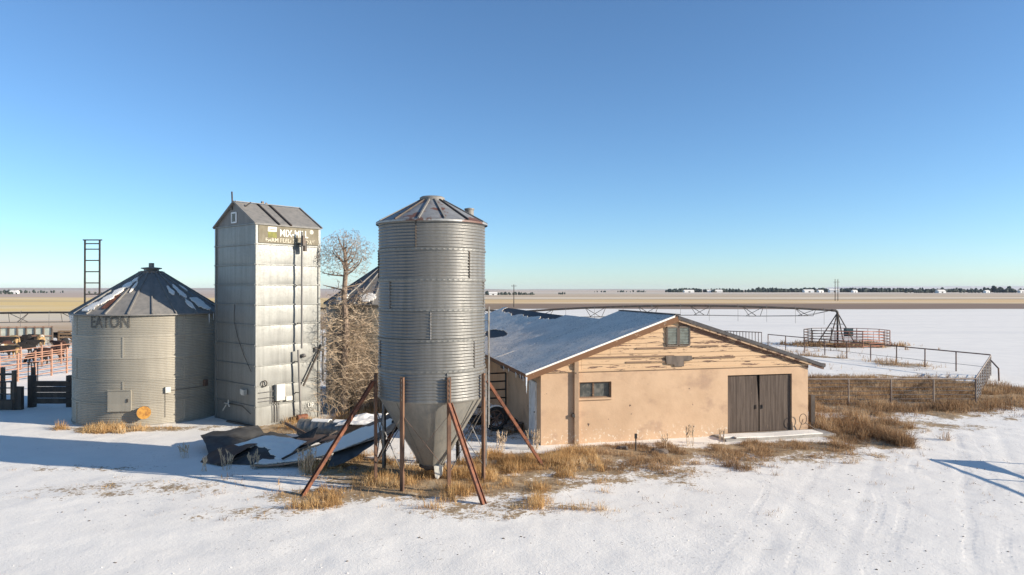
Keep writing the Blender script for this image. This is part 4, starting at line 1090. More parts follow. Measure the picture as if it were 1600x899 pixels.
# ------------------------------------------------------------------ bare tree
def build_tree():
    base = Vector((-7.45, 30.2, 0))
    tr = thing('bare_tree', tuple(base), 'leafless tree with a spreading flat top between feed mill and silo', 'tree')
    rnd = random.Random(11)
    pts = [base + Vector((.0, 0, -.1)), base + Vector((.05, 0, 1.0)), base + Vector((.0, .05, 2.4)), base + Vector((.10, 0, 3.8)), base + Vector((.02, .0, 5.2)), base + Vector((.10, .05, 6.6)), base + Vector((.02, 0, 7.3))]
    q = MB(); q.tube(pts[:4], [.25, .19, .165, .145], 12); q.tube(pts[3:], [.145, .12, .09, .05], 10)
    q.build('trunk', MT['bark'], tr)
    limbs = MB(); tw_g = MB(); tw_t = MB()
    def tri_twig(dst, p0, d, L, r, seg=3, droop=0, curl=.25):
        p = Vector(p0); d = Vector(d).normalized(); P_ = [p.copy()]
        for i in range(seg):
            d = (d + Vector((rnd.uniform(-curl, curl), rnd.uniform(-curl, curl), rnd.uniform(-curl, curl) + droop))).normalized()
            p = p + d * (L / seg); P_.append(p.copy())
        dst.tube(P_, [r * (1 - .75 * i / seg) for i in range(seg + 1)], 3 if r < .02 else 6, False)
        return P_, d
    def spread(dst, p0, d, L, r, depth, droop, minr=.006, kids=3):
        P_, dd = tri_twig(limbs if r > .02 else dst, p0, d, L, r, 4 if depth > 1 else 3, droop)
        if depth == 0: return
        for k in range(kids + (depth > 1)):
            f = rnd.uniform(.25, 1.0); i = min(int(f * (len(P_) - 1)), len(P_) - 2)
            a = P_[i].lerp(P_[i + 1], f * (len(P_) - 1) - i)
            ax_ = Vector((rnd.uniform(-1, 1), rnd.uniform(-1, 1), rnd.uniform(-.6, .8)))
            nd = (Vector(d).normalized() * .8 + ax_ * .8).normalized()
            spread(dst, a, nd, L * rnd.uniform(.45, .7), max(minr, r * .5), depth - 1, droop, minr, kids)
    def at_h(h):
        for i in range(len(pts) - 1):
            if pts[i].z <= h <= pts[i + 1].z: return pts[i].lerp(pts[i + 1], (h - pts[i].z) / (pts[i + 1].z - pts[i].z))
        return pts[-1]
    # domed top: main limbs first, then twigs reaching for points spread through the dome
    nodes = []          # (position, radius, direction)
    def grow(P_, r0, r1, dst):
        n_ = len(P_) - 1
        dst.tube(P_, [r0 + (r1 - r0) * i / n_ for i in range(n_ + 1)], 6 if r0 > .022 else (4 if r0 > .009 else 3), False)
        for i in range(1, n_ + 1): nodes.append((P_[i], r0 + (r1 - r0) * i / n_))
    for (h, az, L, up) in ((6.15, -.25, 1.15, .25), (6.1, 3.3, 1.1, .15), (6.3, 1.2, 1.0, .35), (6.35, -1.7, 1.0, .3), (6.55, .7, .95, .7), (6.6, 2.6, .95, .75), (6.6, -2.5, .9, .7), (6.7, -.9, .9, .8), (6.9, 1.9, .8, 1.3), (7.0, .1, .8, 1.4), (7.1, -1.9, .75, 1.6), (7.2, 3.4, .75, 1.7), (5.6, .3, .95, .0), (5.5, 3.0, 1.0, -.05)):
        p = at_h(h); d = Vector((math.cos(az), math.sin(az), up)).normalized(); P_ = [p.copy()]
        for i in range(6):
            d = (d + Vector((rnd.uniform(-.2, .2), rnd.uniform(-.2, .2), rnd.uniform(-.06, .24)))).normalized(); p = p + d * L / 6; P_.append(p.copy())
        grow(P_, .045, .014, limbs)
    for h in (3.6, 4.0, 4.4, 4.8, 5.2): nodes.append((at_h(h), .03))
    cen = at_h(6.9)
    tg = []
    while len(tg) < 2600:
        a = Vector((rnd.uniform(-1, 1), rnd.uniform(-1, 1), rnd.uniform(-.62, 1)))
        if a.length > 1 or a.length < .25 or (a.z < -.1 and rnd.random() < .55): continue
        lump = .72 + .5 * float(fbm(np.array(math.atan2(a.y, a.x) * 1.6 + 9), np.array(a.z * 2.2 + 4), 2))
        tg.append(cen + Vector((a.x * 1.36, a.y * 1.25, a.z * 1.26)) * lump)
    for _ in range(900):
        az_, rad_, z_ = rnd.uniform(0, 2 * PI), 1.45 * math.sqrt(rnd.random()), rnd.uniform(3.2, 6.0)
        if rad_ > 1.45 * (1 - .55 * max(0, z_ - 4.4) / 1.6): continue
        tg.append(Vector((at_h(4).x + rad_ * math.cos(az_), at_h(4).y + rad_ * math.sin(az_), z_)))
    tg.sort(key=lambda q_: (q_ - at_h(6.4)).length + rnd.uniform(-.25, .25))
    for q_ in tg:
        best = None; bd = 9
        for (p, r_) in nodes:
            dd = (p - q_).length + (.25 if p.z > q_.z + .1 else 0)
            if dd < bd: bd = dd; best = (p, r_)
        p, r_ = best
        if bd < .05 or bd > 1.25: continue
        e = q_ - p; k1 = p + e * .35 + Vector((rnd.uniform(-.05, .05), rnd.uniform(-.05, .05), -.02)); k2 = p + e * .7 + Vector((rnd.uniform(-.04, .04), rnd.uniform(-.04, .04), .03))
        rr_ = max(.0066, r_ * .62)
        grow([p, k1, k2, q_], rr_, max(.0052, rr_ * .6), limbs if rr_ > .012 else (tw_g if q_.z > 5.4 else tw_t))
    # long side limbs sweeping out, then a hanging tangle lower down
    for k in range(16):
        az = 2 * PI * k / 16 * 3.3 + rnd.uniform(-.3, .3); h = rnd.uniform(2.2, 5.0)
        spread(tw_t if h < 4.6 else tw_g, at_h(h), (math.cos(az), math.sin(az), rnd.uniform(.1, .7)), rnd.uniform(.9, 1.4), .032, 3, -.10, .0055, 3)
    for k in range(165):
        az = rnd.uniform(0, 2 * PI); h = rnd.uniform(.8, 4.2)
        spread(tw_t, at_h(h) + Vector((math.cos(az) * .12, math.sin(az) * .12, 0)), (math.cos(az), math.sin(az), rnd.uniform(-.3, .6)), rnd.uniform(.45, 1.1), .014, 2, -.14, .006, 3)
    for k in range(26):
        az = rnd.uniform(0, 2 * PI); d_ = rnd.uniform(.2, 1.3)
        spread(tw_t, base + Vector((math.cos(az) * d_, math.sin(az) * d_, 0)), (math.cos(az) * .4, math.sin(az) * .4, 1), rnd.uniform(.5, 1.3), .012, 2, -.03, .006, 3)
    limbs.build('limbs', MT['bark'], tr)
    tw_g.build('crown', MT['twig_grey'], tr)
    tw_t.build('lower_branches', MT['twig_tan'], tr)
build_tree()
def thicket(cx, cy, rx, ry, n, h, mat, label, seed):
    rnd = random.Random(seed); q = MB()
    for k in range(n):
        a = rnd.uniform(0, 2 * PI); d = math.sqrt(rnd.random())
        p = Vector((cx + rx * d * math.cos(a), cy + ry * d * math.sin(a), 0)); L = h * rnd.uniform(.5, 1.1) * (1.15 - .5 * d)
        dr = Vector((math.cos(a) * .35 + rnd.uniform(-.2, .2), math.sin(a) * .35 + rnd.uniform(-.2, .2), 1)).normalized()
        P_ = [p]
        for i in range(4):
            dr = (dr + Vector((rnd.uniform(-.22, .22), rnd.uniform(-.22, .22), -.06 * i))).normalized(); P_.append(P_[-1] + dr * L / 4)
        q.tube(P_, [.012, .010, .008, .006, .003], 3, False)
        for j in range(6):
            i = rnd.randint(1, 3); e = P_[i] + Vector((rnd.uniform(-1, 1), rnd.uniform(-1, 1), rnd.uniform(-.2, .7))).normalized() * L * .3
            q.tube([P_[i], P_[i].lerp(e, .5) + Vector((0, 0, .03)), e], [.008, .006, .003], 3, False)
    return tag(q.build('shrub', mat), label, 'shrub', 'leafless shrubs')
thicket(-5.9, 31.1, 1.8, .9, 360, 4.3, MT['twig_tan'], 'tangled tan shrub to the right of the bare tree trunk, behind the silo', 3)
thicket(-8.3, 31.4, .8, .7, 40, 3.0, MT['twig_grey'], 'greyish shrub close behind the right edge of the feed mill', 5)

# ------------------------------------------------------------------ scrap sheet metal and duct
def sheet(name, fn, nu, nv, mat, label, snow=None, th=.012):
    q = MB(); q.slab(fn, th, nu, nv)
    o = q.build(name, mat, None, 50); tag(o, label, 'sheet metal', 'scrap sheet metal')
    if snow:
        k = MB(); k.slab(lambda u, v: Vector(fn(u, v)) + Vector((0, 0, .035)), .03, nu * 5, nv * 6, (0, 0, 1), (lambda u, v: snow(u + .05 * (float(fbm(np.array(u * 14), np.array(v * 9), 3)) - .5), v + .22 * (float(fbm(np.array(u * 11 + 5), np.array(v * 8), 3)) - .5)))); k.build('snow_cover', MT['snow'], o)
    return o
def lerp4(a, b, c, d, u, v): return (a.lerp(b, u)).lerp(d.lerp(c, u), v)
def quad_sheet(a, b, c, d, bend):
    a, b, c, d = map(Vector, (a, b, c, d))
    sd = a.x * 3.1
    return lambda u, v: lerp4(a, b, c, d, u, v) + Vector((0, 0, bend(u, v) + .16 * (float(fbm(np.array(u * 4 + sd), np.array(v * 3 + sd), 3)) - .5)))
# dark sheet tilted up at the left end
sheet('metal_sheet', quad_sheet((-9.9, 22.3, .10), (-8.0, 23.0, .12), (-9.3, 25.0, .55), (-10.9, 23.9, .42), lambda u, v: .10 * math.sin(PI * v) + .05 * math.sin(5 * u)), 14, 10, MT['sheet_dark'],
      'dark bare sheet of metal tilted up at the left end of the scrap heap')
sheet('metal_sheet', quad_sheet((-9.6, 21.6, .06), (-7.3, 21.2, .08), (-6.8, 22.6, .45), (-9.3, 22.9, .30), lambda u, v: .22 * math.sin(PI * u) * v), 16, 10, MT['sheet_dark'],
      'bent sheet of metal half covered with snow in the middle of the scrap heap', lambda u, v: v > .35 + .25 * math.sin(4 * u))
# long curled sheet rising to the right
def curl(u, v):
    x = -8.0 + 4.35 * u; y = 20.9 + .3 * u
    a = v * R(75 + 45 * u); rad = 1.15
    return Vector((x + .25 * v, y + 1.6 * v * (1 - .35 * u), .10 + .95 * (u ** 1.7) + .25 * (1 - math.cos(a)) * (.6 + 1.2 * u) - .05 * math.sin(6 * u)))
sheet('metal_sheet', curl, 24, 12, MT['sheet_dark'], 'long curled sheet of metal filled with snow, rising towards the silo legs', lambda u, v: (.10 + .08 * math.sin(9 * u) < v < .80 - .1 * math.sin(7 * u + 1)) and u < .93)
sheet('metal_sheet', quad_sheet((-7.6, 22.9, .15), (-4.6, 22.4, .55), (-4.9, 23.5, .75), (-7.3, 24.2, .25), lambda u, v: .15 * math.sin(3 * u + 2 * v)), 14, 8, MT['sheet_rust'],
      'rusty brown sheet of metal lying behind the long curled sheet')
sheet('metal_sheet', quad_sheet((-6.3, 24.3, .62), (-4.7, 24.1, .80), (-4.6, 25.4, .95), (-6.0, 25.5, .72), lambda u, v: .03 * math.sin(5 * u)), 8, 8, MT['sheet_rust'],
      'flat sheet of metal under thick snow, highest in the scrap heap beside the silo', lambda u, v: True)
sheet('metal_sheet', lambda u, v: Vector((-5.6 + 1.9 * u + .2 * v, 20.75 + 1.0 * v + .35 * u, .10 + 1.05 * u ** 1.4 + .45 * math.sin(1.9 * v) * (1 - .4 * u) + .10 * (float(fbm(np.array(u * 5), np.array(v * 4), 3)) - .5))), 18, 14, MT['sheet_dark'],
      'black curled end of sheet metal without snow, leaning beside the left silo legs')
sheet('metal_sheet', quad_sheet((-8.7, 22.9, .25), (-7.0, 22.6, .30), (-6.7, 23.7, .62), (-8.4, 23.9, .50), lambda u, v: .16 * math.sin(4 * u + 3 * v)), 14, 10, MT['black'],
      'black crumpled sheet in the hollow at the back of the scrap heap')
sheet('metal_sheet', quad_sheet((-9.9, 21.7, .02), (-9.0, 21.2, .05), (-8.3, 22.3, .42), (-9.4, 22.6, .34), lambda u, v: .12 * math.sin(3 * v)), 10, 10, MT['sheet_rust'],
      'small rusty sheet folded up at the near left corner of the scrap heap')
for (p0_, p1_, lb_) in (((-9.2, 21.3, .05), (-7.9, 22.2, .34), 'short dark lath sticking out of the near side of the scrap heap'), ((-7.2, 21.4, .2), (-5.9, 23.0, .75), 'long dark batten leaning across the middle of the curled sheet'), ((-5.9, 23.6, .4), (-4.4, 22.6, .95), 'dark batten propped up behind the left silo legs')):
    q = MB(); q.bar(p0_, p1_, .07, .045); tag(q.build('board', MT['wood_dark']), lb_, 'board', 'boards in the scrap heap')
q = MB(); q.bar((-9.4, 22.0, .12), (-7.6, 23.4, .45), .07, .06); tag(q.build('board', MT['wood_dark']), 'dark board poking out of the scrap metal heap', 'board')
q = MB(); q.bar((-8.3, 25.0, .62), (-6.2, 22.9, .30), .05, .10); tag(q.build('metal_rail', MT['sheet_rust']), 'thin rusty rail lying across the snow behind the scrap heap', 'rail')
bx_ = thing('feed_trough', (-5.4, 24.85, 0), 'old dark wooden trough holding up the snow topped sheet behind the silo', 'trough')
for i in range(3):
    for y_ in (24.42, 25.28):
        q = MB(); q.bar((-6.0, y_, .14 + .2 * i), (-4.8, y_, .14 + .2 * i), .04, .19); q.build('plank', MT['wood_dark'], bx_)
    for x_ in (-6.0, -4.8):
        q = MB(); q.bar((x_, 24.45, .14 + .2 * i), (x_, 25.25, .14 + .2 * i), .04, .19); q.build('plank', MT['wood_dark'], bx_)
for (x_, y_) in ((-5.95, 24.5), (-4.85, 24.5), (-4.85, 25.2), (-5.95, 25.2)):
    q = MB(); q.box((x_, y_, .33), (.09, .09, .78)); q.build('leg', MT['wood_dark'], bx_)
# corrugated duct
D0, D1 = Vector((-7.9, 25.55, .36)), Vector((-5.9, 25.1, .36))
dct = thing('corrugated_duct', tuple(D0 - Vector((0, 0, .36))), 'short corrugated metal duct lying on its side below the bare tree', 'duct')
q = MB(); n = 60; q.tube([D0.lerp(D1, i / n) for i in range(n + 1)], [.31 + .016 * (1 if i % 8 < 2 else 0) for i in range(n + 1)], 22, False)
q.tube([D0.lerp(D1, i / 10) for i in range(11)], .29, 22, False)
q.build('duct_shell', MT['culvert'], dct, 50)
q = MB(); dd = (D1 - D0).normalized(); sd_ = dd.cross(Vector((0, 0, 1)))
q.slab(lambda u, v: D0.lerp(D1, .12 + .8 * u) + sd_ * (.17 * (2 * v - 1)) + Vector((0, 0, .35 - .07 * (2 * v - 1) ** 2)), .03, 24, 6, (0, 0, 1), lambda u, v: math.sin(11 * u) + .6 * math.sin(23 * u) < .5); q.build('snow_cover', MT['snow'], dct)

# ------------------------------------------------------------------ pipe fences on the right
def fence(a, b, h, n, label, mat, wires=4, group='pipe and wire fences', zb=0):
    a = Vector(a); b = Vector(b)
    f = thing('pipe_fence', tuple(a), label, 'fence', group)
    q = MB(); q.tube([a + Vector((0, 0, h)), b + Vector((0, 0, h))], .04, 7); q.build('top_rail', mat, f)
    for i in range(n + 1):
        p = a.lerp(b, i / n); q = MB(); q.tube([p + Vector((0, 0, -.15)), p + Vector((0, 0, h))], .042, 7); q.build('post', mat, f)
    for k in range(wires):
        q = MB(); z = h * (k + .6) / (wires + .6)
        q.tube([a.lerp(b, i / (n * 2)) + Vector((0, 0, z + random.uniform(-.02, .02))) for i in range(n * 2 + 1)], .014, 4); q.build('wire', MT['grey_steel'], f)
    return f
MT['pipe_grey'] = simple('pale_rusty_pipe', (.30, .24, .19), (.19, .14, .11), .6, .3, 3)
fence((11.9, 32.4, 0), (22.15, 32.6, 0), 1.25, 5, 'pipe and wire fence along the front of the weedy pen right of the barn', MT['pipe_grey'], 6)
fence((22.15, 32.62, 0), (30.7, 43.8, 0), 1.28, 8, 'pipe and wire fence receding along the right side of the weedy pen', MT['pipe_grey'], 7)
fence((30.75, 43.9, 0), (24.0, 64.0, 0), 1.32, 9, 'long pipe rail fence crossing the snow behind the weedy pen', MT['pipe_rust'], 1)
q = MB(); q.tube([(30.1, 42.9, 1.05), (29.35, 41.2, .75), (29.35, 41.15, -.1)], .045, 7); tag(q.build('brace_post', MT['pipe_rust']), 'bent brace pipe just outside the far right fence corner', 'post')
pk = thing('picket_panel', (21, 72, 0), 'rusty feeder panel of close upright bars behind the barn roof', 'panel')
for i in range(26):
    p = Vector((18.6, 72.3, 0)).lerp(Vector((24.6, 67.3, 0)), i / 25); q = MB(); q.tube([p, p + Vector((0, 0, 1.32))], .035, 5); q.build('bar', MT['pipe_rust'], pk)
for z in (.25, 1.3):
    q = MB(); q.tube([(18.6, 72.3, z), (24.6, 67.3, z)], .045, 6); q.build('rail', MT['pipe_rust'], pk)
# small gate section at the barn end of the front fence
pipe_gate('pipe_gate', (11.75, 31.2, 0), (13.3, 31.3, 0), .25, 1.15, 4, MT['pipe_rust'], 'low rusty pipe gate close to the right wall of the barn', 'gate', r=.03)

# corral panels ring round the pivot
CX, CY = 33.0, 67.4
ringp = []
for k in range(10):
    t = 2 * PI * k / 10 + .31
    ringp.append(Vector((CX + 3.95 * math.cos(t), CY + 3.2 * math.sin(t), 0)))
places = ['at the far right end', 'on the back right', 'behind the pivot post', 'on the back left', 'at the far left end', 'at the left end nearest the barn', 'on the front left', 'in front of the pivot legs', 'on the front right', 'at the right end nearest the fence corner']
for k in range(10):
    pipe_gate('corral_panel', ringp[k], ringp[(k + 1) % 10], .18, 1.55, 6, MT['pink_pipe'] if k in (0, 1, 9, 6, 7) else MT['pipe_rust'], 'faded red livestock panel ' + places[k] + ' of the ring', 'corral panel', 'livestock panels ringed round the irrigation pivot', r=.035, extra=(.5,))

# ------------------------------------------------------------------ centre pivot irrigation
def build_pivot():
    pv = thing('irrigation_pivot', (32.9, 69, 0), 'centre pivot irrigation line with a pyramid stand and a long arched pipe', 'irrigation pivot')
    top = Vector((32.9, 69, 3.0)); ms = MT['grey_steel']
    for (dx, dy) in ((-1.45, -1.2), (1.25, -1.2), (1.25, 1.3), (-1.45, 1.3)):
        q = MB(); q.bar(Vector((32.9 + dx, 69 + dy, 0)), top + Vector((dx * .06, dy * .06, 0)), .09, .09); q.build('stand_leg', MT['dark_steel'], pv)
    for f in (.35, .68):
        c4 = [Vector((32.9 + dx * (1 - f), 69 + dy * (1 - f), 3.0 * f)) for (dx, dy) in ((-1.45, -1.2), (1.25, -1.2), (1.25, 1.3), (-1.45, 1.3))]
        q = MB()
        for i in range(4): q.bar(c4[i], c4[(i + 1) % 4], .05, .05)
        q.build('stand_brace', ms, pv)
    q = MB(); q.tube([(32.9, 69, 0), (32.9, 69, 3.1)], .10, 10); q.build('riser_pipe', MT['dark_steel'], pv)
    q = MB(); q.tube([(32.9, 69, 2.9), (32.9, 69, 3.15), (32.85, 69, 3.3), (32.7, 69, 3.4), (32.3, 69, 3.42)], .13, 10); q.tube([(32.9, 69, 2.75), (32.9, 69, 2.95)], .2, 12); q.build('swivel_elbow', MT['dark_steel'], pv)
    q = MB(); q.box((33.75, 68.5, 1.25), (.75, .45, .75)); q.box((33.75, 68.26, 1.35), (.6, .02, .3)); q.build('control_box', MT['teal'], pv)
    x0 = 32.3; L = 31.8; y = 69.0
    for sp in range(3):
        xa, xb = x0 - L * sp, x0 - L * (sp + 1)
        hA = (3.42, 3.25, 3.0)[sp]; hB = (3.25, 3.0, 2.8)[sp]; arch = (.55, .55, .30)[sp]
        hz = lambda f: hA + (hB - hA) * f + arch * 4 * f * (1 - f)
        pp = lambda f, dy=0, dz=0: Vector((xa + (xb - xa) * f, y + dy, hz(f) + dz))
        q = MB(); q.tube([pp(i / 32) for i in range(33)], .10, 8); s_ = q.build('span_pipe', MT['dark_steel'], pv)
        nt_ = 6
        lows = [pp((i + .5) / nt_, 0, -.95 if .1 < (i + .5) / nt_ < .9 else -.7) for i in range(nt_)]
        for i in range(nt_):
            f = (i + .5) / nt_; lowc = lows[i]; wv = .62
            q = MB()
            la, lb = lowc + Vector((-wv * .85, .55, 0)), lowc + Vector((wv * .85, -.55, 0))
            la2, lb2 = lowc + Vector((-wv * .85, -.55, 0)), lowc + Vector((wv * .85, .55, 0))
            u1 = pp(f - 1.05 / L); u2 = pp(f + 1.05 / L)
            q.bar(u1, la, .05, .05); q.bar(u2, lb2, .05, .05); q.bar(u1, lb, .04, .04); q.bar(u2, la2, .04, .04); q.bar(la, lb, .04, .04); q.bar(la2, lb2, .04, .04)
            q.build('truss', MT['dark_steel'], s_)
        for dy in (-.5, .5):
            q = MB(); q.tube([pp(0)] + [l + Vector((0, dy, 0)) for l in lows] + [pp(1)], .02, 4); q.build('truss_rod', ms, s_)
        for i in range(11):
            p = pp((i + .3) / 11); q = MB(); q.tube([p, p + Vector((0, -.1, .2)), p + Vector((0, -.25, .1)), p + Vector((0, -.25, -1.5))], .018, 5); q.build('drop_hose', MT['grey_steel'], s_)
        # tower with two wheels
        tw = MB(); xt = xb
        for dy in (-1.9, 1.9):
            for dx in (-.25, .25): tw.bar(Vector((xt + dx, y + dy, .6)), Vector((xt + dx * .4, y, hB)), .08, .08)
        tw.bar(Vector((xt, y - 2.0, .6)), Vector((xt, y + 2.0, .6)), .14, .14)
        t_ = tw.build('tower', ms, pv)
        for dy in (-1.9, 1.9):
            q = MB(); q.tube([(xt + .0, y + dy + .52 * math.cos(t), .58 + .52 * math.sin(t)) for t in [2 * PI * k / 20 for k in range(21)]], .14, 8, False); q.build('tower_wheel', MT['black'], t_)
build_pivot()

# ------------------------------------------------------------------ utility poles
def pole(x, y, h, label, frame=False):
    u = thing('utility_pole', (x, y, 0), label, 'utility pole', 'utility poles')
    for dx in ((-.7, .7) if frame else (0,)):
        q = MB(); q.tube([(x + dx, y, -.3), (x + dx, y, h)], [.22 if frame else .16, .15 if frame else .11], 8); q.build('mast', MT['pole'], u)
    q = MB(); w_ = 1.5 if frame else .8
    q.bar((x - w_, y, h * .86 if frame else h - .5), (x + w_, y, h * .86 if frame else h - .5), .14, .14); q.build('crossarm', MT['pole'], u)
    for i in (-1, 0, 1):
        q = MB(); z = h * .86 if frame else h - .5; q.tube([(x + i * w_ * .9, y, z), (x + i * w_ * .9, y, z + .3)], .05, 6); q.build('insulator', MT['grey_steel'], u)
pole(.6, 217, 7.2, 'single thin utility pole in the field above the barn roof')
pole(164.0, 345, 10.9, 'tall double utility pole standing far out beyond the snow field', True)
pole(-100, 480, 8, 'small utility pole far out in the tan fields left of the silo')

# ------------------------------------------------------------------ far trees and farmsteads
def far_wood(x0, x1, y, h, n, label, seed, gaps=.3, depth=80, name='treeline'):
    rnd = random.Random(seed); q = MB()
    for k in range(n):
        f = rnd.random(); x = x0 + (x1 - x0) * f
        g = float(fbm(np.array(f * 14 + seed), np.array(seed * 1.7), 3))
        if g < gaps: continue
        hh = h * .70 * rnd.uniform(.5, 1.1) * (.45 + g)
        yy = y + rnd.uniform(-.5, .5) * depth
        w = hh * rnd.uniform(.30, .55)
        q.ico((x, yy, hh * .38), 1.0, .22, 1, 0, (w, w, hh * .45))
        q.ico((x + rnd.uniform(-.3, .3) * w, yy, hh * .68), 1.0, .25, 1, 0, (w * .65, w * .65, hh * .36))
    o = q.build(name, MT['pine'], None, 0); return tag(o, label, 'trees', kind='stuff')
far_wood(330, 1000, 1480, 12.5, 520, 'long dark line of evergreens on the horizon right of the barn gable', 2, .36)
far_wood(470, 560, 1440, 9, 60, 'dark band of shelter trees beside the white farm buildings', 3, .1, 40)
far_wood(560, 860, 1560, 13.5, 420, 'densest part of the evergreen windbreak on the horizon above the irrigation pipe', 4, .22)
far_wood(840, 1240, 1700, 9.5, 260, 'thin broken treeline trailing off to the right along the horizon', 5, .38)
far_wood(690, 735, 1180, 8, 36, 'dark clump of trees around the second far farmstead at right', 6, .05, 50)
far_wood(905, 965, 1290, 15, 46, 'tall dark clump of evergreens near the right end of the horizon', 7, .05, 60)
far_wood(960, 1090, 1700, 14, 60, 'dark rectangle of trees at the far right end of the horizon', 17, .05, 60)
far_wood(820, 850, 1240, 8, 26, 'small round clump of trees on the right horizon', 18, .05, 40)
far_wood(-30, 24, 735, 5.2, 70, 'dark tree row beside a white roof right of the silo', 8, .2, 40)
far_wood(55, 62, 800, 4.5, 8, 'tiny clump of trees over the barn roof', 9, .0, 20)
far_wood(185, 300, 1500, 6, 40, 'sparse scattered trees on the horizon above the irrigation arch', 10, .42)
far_wood(-690, -610, 830, 5, 60, 'scattered dark shelter trees on the left horizon', 11, .25, 60)
far_wood(-900, -760, 1150, 8, 50, 'far trees behind the left farmstead', 12, .3, 60)
far_wood(-610, -560, 1000, 5, 26, 'small dark trees near the white far barn on the left', 13, .3, 40)
def farmhouse(x, y, w, d, h, rz, label, wall=None, roofm=None):
    f = thing('farm_building', (x, y, 0), label, 'farm building', 'far farm buildings')
    ca, sa = math.cos(rz), math.sin(rz)
    T = lambda a, b, z: (x + a * ca - b * sa, y + a * sa + b * ca, z)
    q = MB(); q.hexa([T(-w / 2, -d / 2, 0), T(w / 2, -d / 2, 0), T(w / 2, d / 2, 0), T(-w / 2, d / 2, 0), T(-w / 2, -d / 2, h), T(w / 2, -d / 2, h), T(w / 2, d / 2, h), T(-w / 2, d / 2, h)])
    q.build('wall', wall or MT['far_white'], f)
    q = MB(); q.prism([T(-w / 2 - .4, -d / 2 - .4, h), T(-w / 2 - .4, d / 2 + .4, h), T(-w / 2 - .4, 0, h + d * .28)], Vector((ca * (w + .8), sa * (w + .8), 0)))
    q.build('roof', roofm or MT['snow'], f, 0)
    q = MB(); q.hexa([T(-w * .1, -d / 2 - .05, .1), T(w * .1, -d / 2 - .05, .1), T(w * .1, -d / 2 - .01, .1), T(-w * .1, -d / 2 - .01, .1), T(-w * .1, -d / 2 - .05, h * .75), T(w * .1, -d / 2 - .05, h * .75), T(w * .1, -d / 2 - .01, h * .75), T(-w * .1, -d / 2 - .01, h * .75)])
    q.build('door', MT['wood_dark'], f)
FB = [(-19.5, 700, 10, 7, 2.2, .1, 'white roofed farm house just right of the silo on the horizon'), (612, 1410, 26, 12, 4.5, .1, 'white far shed left of the double utility pole'), (632, 1400, 14, 10, 4, .3, 'smaller white far house beside the white shed'),
      (660, 1400, 24, 14, 6, -.1, 'widest white far barn in front of the evergreen line'), (702, 1400, 12, 10, 4, .2, 'lone white far house just left of the double utility pole'), (430, 1450, 40, 14, 3.5, .0, 'long pale far shed above the barn gable'),
      (370, 1430, 26, 12, 3.5, .1, 'low pale far shed near the left end of the treeline'), (728, 1160, 16, 12, 4, .1, 'white far house beside the dark clump at right'), (848, 1220, 10, 8, 4, .2, 'small bright far house on the right horizon'),
      (-578, 1010, 20, 12, 5, .1, 'white far barn on the left horizon'), (-700, 960, 12, 9, 3.5, .1, 'tiny white far house among the left horizon trees'), (940, 1260, 12, 9, 4.5, .1, 'small white house below the tall evergreen clump at right'), (930, 1900, 14, 9, 5, .1, 'faint pale house past the thin treeline')]
for (x, y, w_, d_, h_, rz, lb) in FB: farmhouse(x, y, w_ * .8, d_ * .8, h_ * .75, rz, lb)

# ------------------------------------------------------------------ corral on the left
wb = thing('windbreak_fence', (-51, 67.5, 0), 'pale sheet windbreak fence with brown posts behind the cattle', 'fence')
a, b = Vector((-56, 66.5, 0)), Vector((-46.1, 68.5, 0)); n = 13
for i in range(n):
    p, q_ = a.lerp(b, i / n), a.lerp(b, (i + 1) / n); q = MB()
    q.bar(p.lerp(q_, .08) + Vector((0, 0, .95)), p.lerp(q_, .92) + Vector((0, 0, .95)), .03, 1.6); q.build('panel', MT['windbreak'], wb)
for i in range(n + 1):
    p = a.lerp(b, i / n); q = MB(); q.box(p + Vector((0, -.06, .9)), (.16, .12, 1.9)); q.build('post', MT['wood_grey'], wb)
for z in (.9, 1.78):
    q = MB(); q.bar(a + Vector((0, -.15, z)), b + Vector((0, -.15, z)), .04, .07); q.build('rail', MT['orange_pipe'], wb)
wf = thing('plank_fence', (-45.6, 69, 0), 'short tan plank fence at the right end of the windbreak', 'fence')
for i in range(4):
    x = -45.8 + 1.6 * i; q = MB(); q.box((x, 69, .6), (.14, .14, 1.4)); q.build('post', MT['bark_tan'], wf)
for z in (.35, .7, 1.05, 1.3):
    q = MB(); q.bar((-45.8, 68.9, z), (-41, 68.9, z), .04, .16); q.build('plank', MT['bark_tan'], wf)
thicket(-43.6, 66.5, 1.5, .8, 60, 1.4, MT['bark'], 'small dark bush at the back of the cattle pen', 21)
# orange pipe fences of the pen
def rail_fence(a, b, h, n, nr, label, mat):
    a, b = Vector(a), Vector(b); f = thing('rail_fence', tuple(a), label, 'fence', None)
    for i in range(n + 1):
        p = a.lerp(b, i / n); q = MB(); q.box(p + Vector((0, 0, h / 2)), (.085, .085, h + .15)); q.build('post', mat, f)
    for k in range(nr):
        z = h * (k + .8) / nr; q = MB(); q.tube([a + Vector((0, 0, z)), b + Vector((0, 0, z))], .032, 6); q.build('rail', mat, f)
rail_fence((-34.5, 37.5, 0), (-33.2, 54.5, 0), 1.5, 9, 3, 'second orange pipe fence deeper in the cattle pen', MT['orange_pipe'])
rail_fence((-30.0, 35.5, 0), (-29.0, 50.5, 0), 1.65, 11, 6, 'orange pipe fence with six rails beside the cattle pen', MT['orange_pipe'])
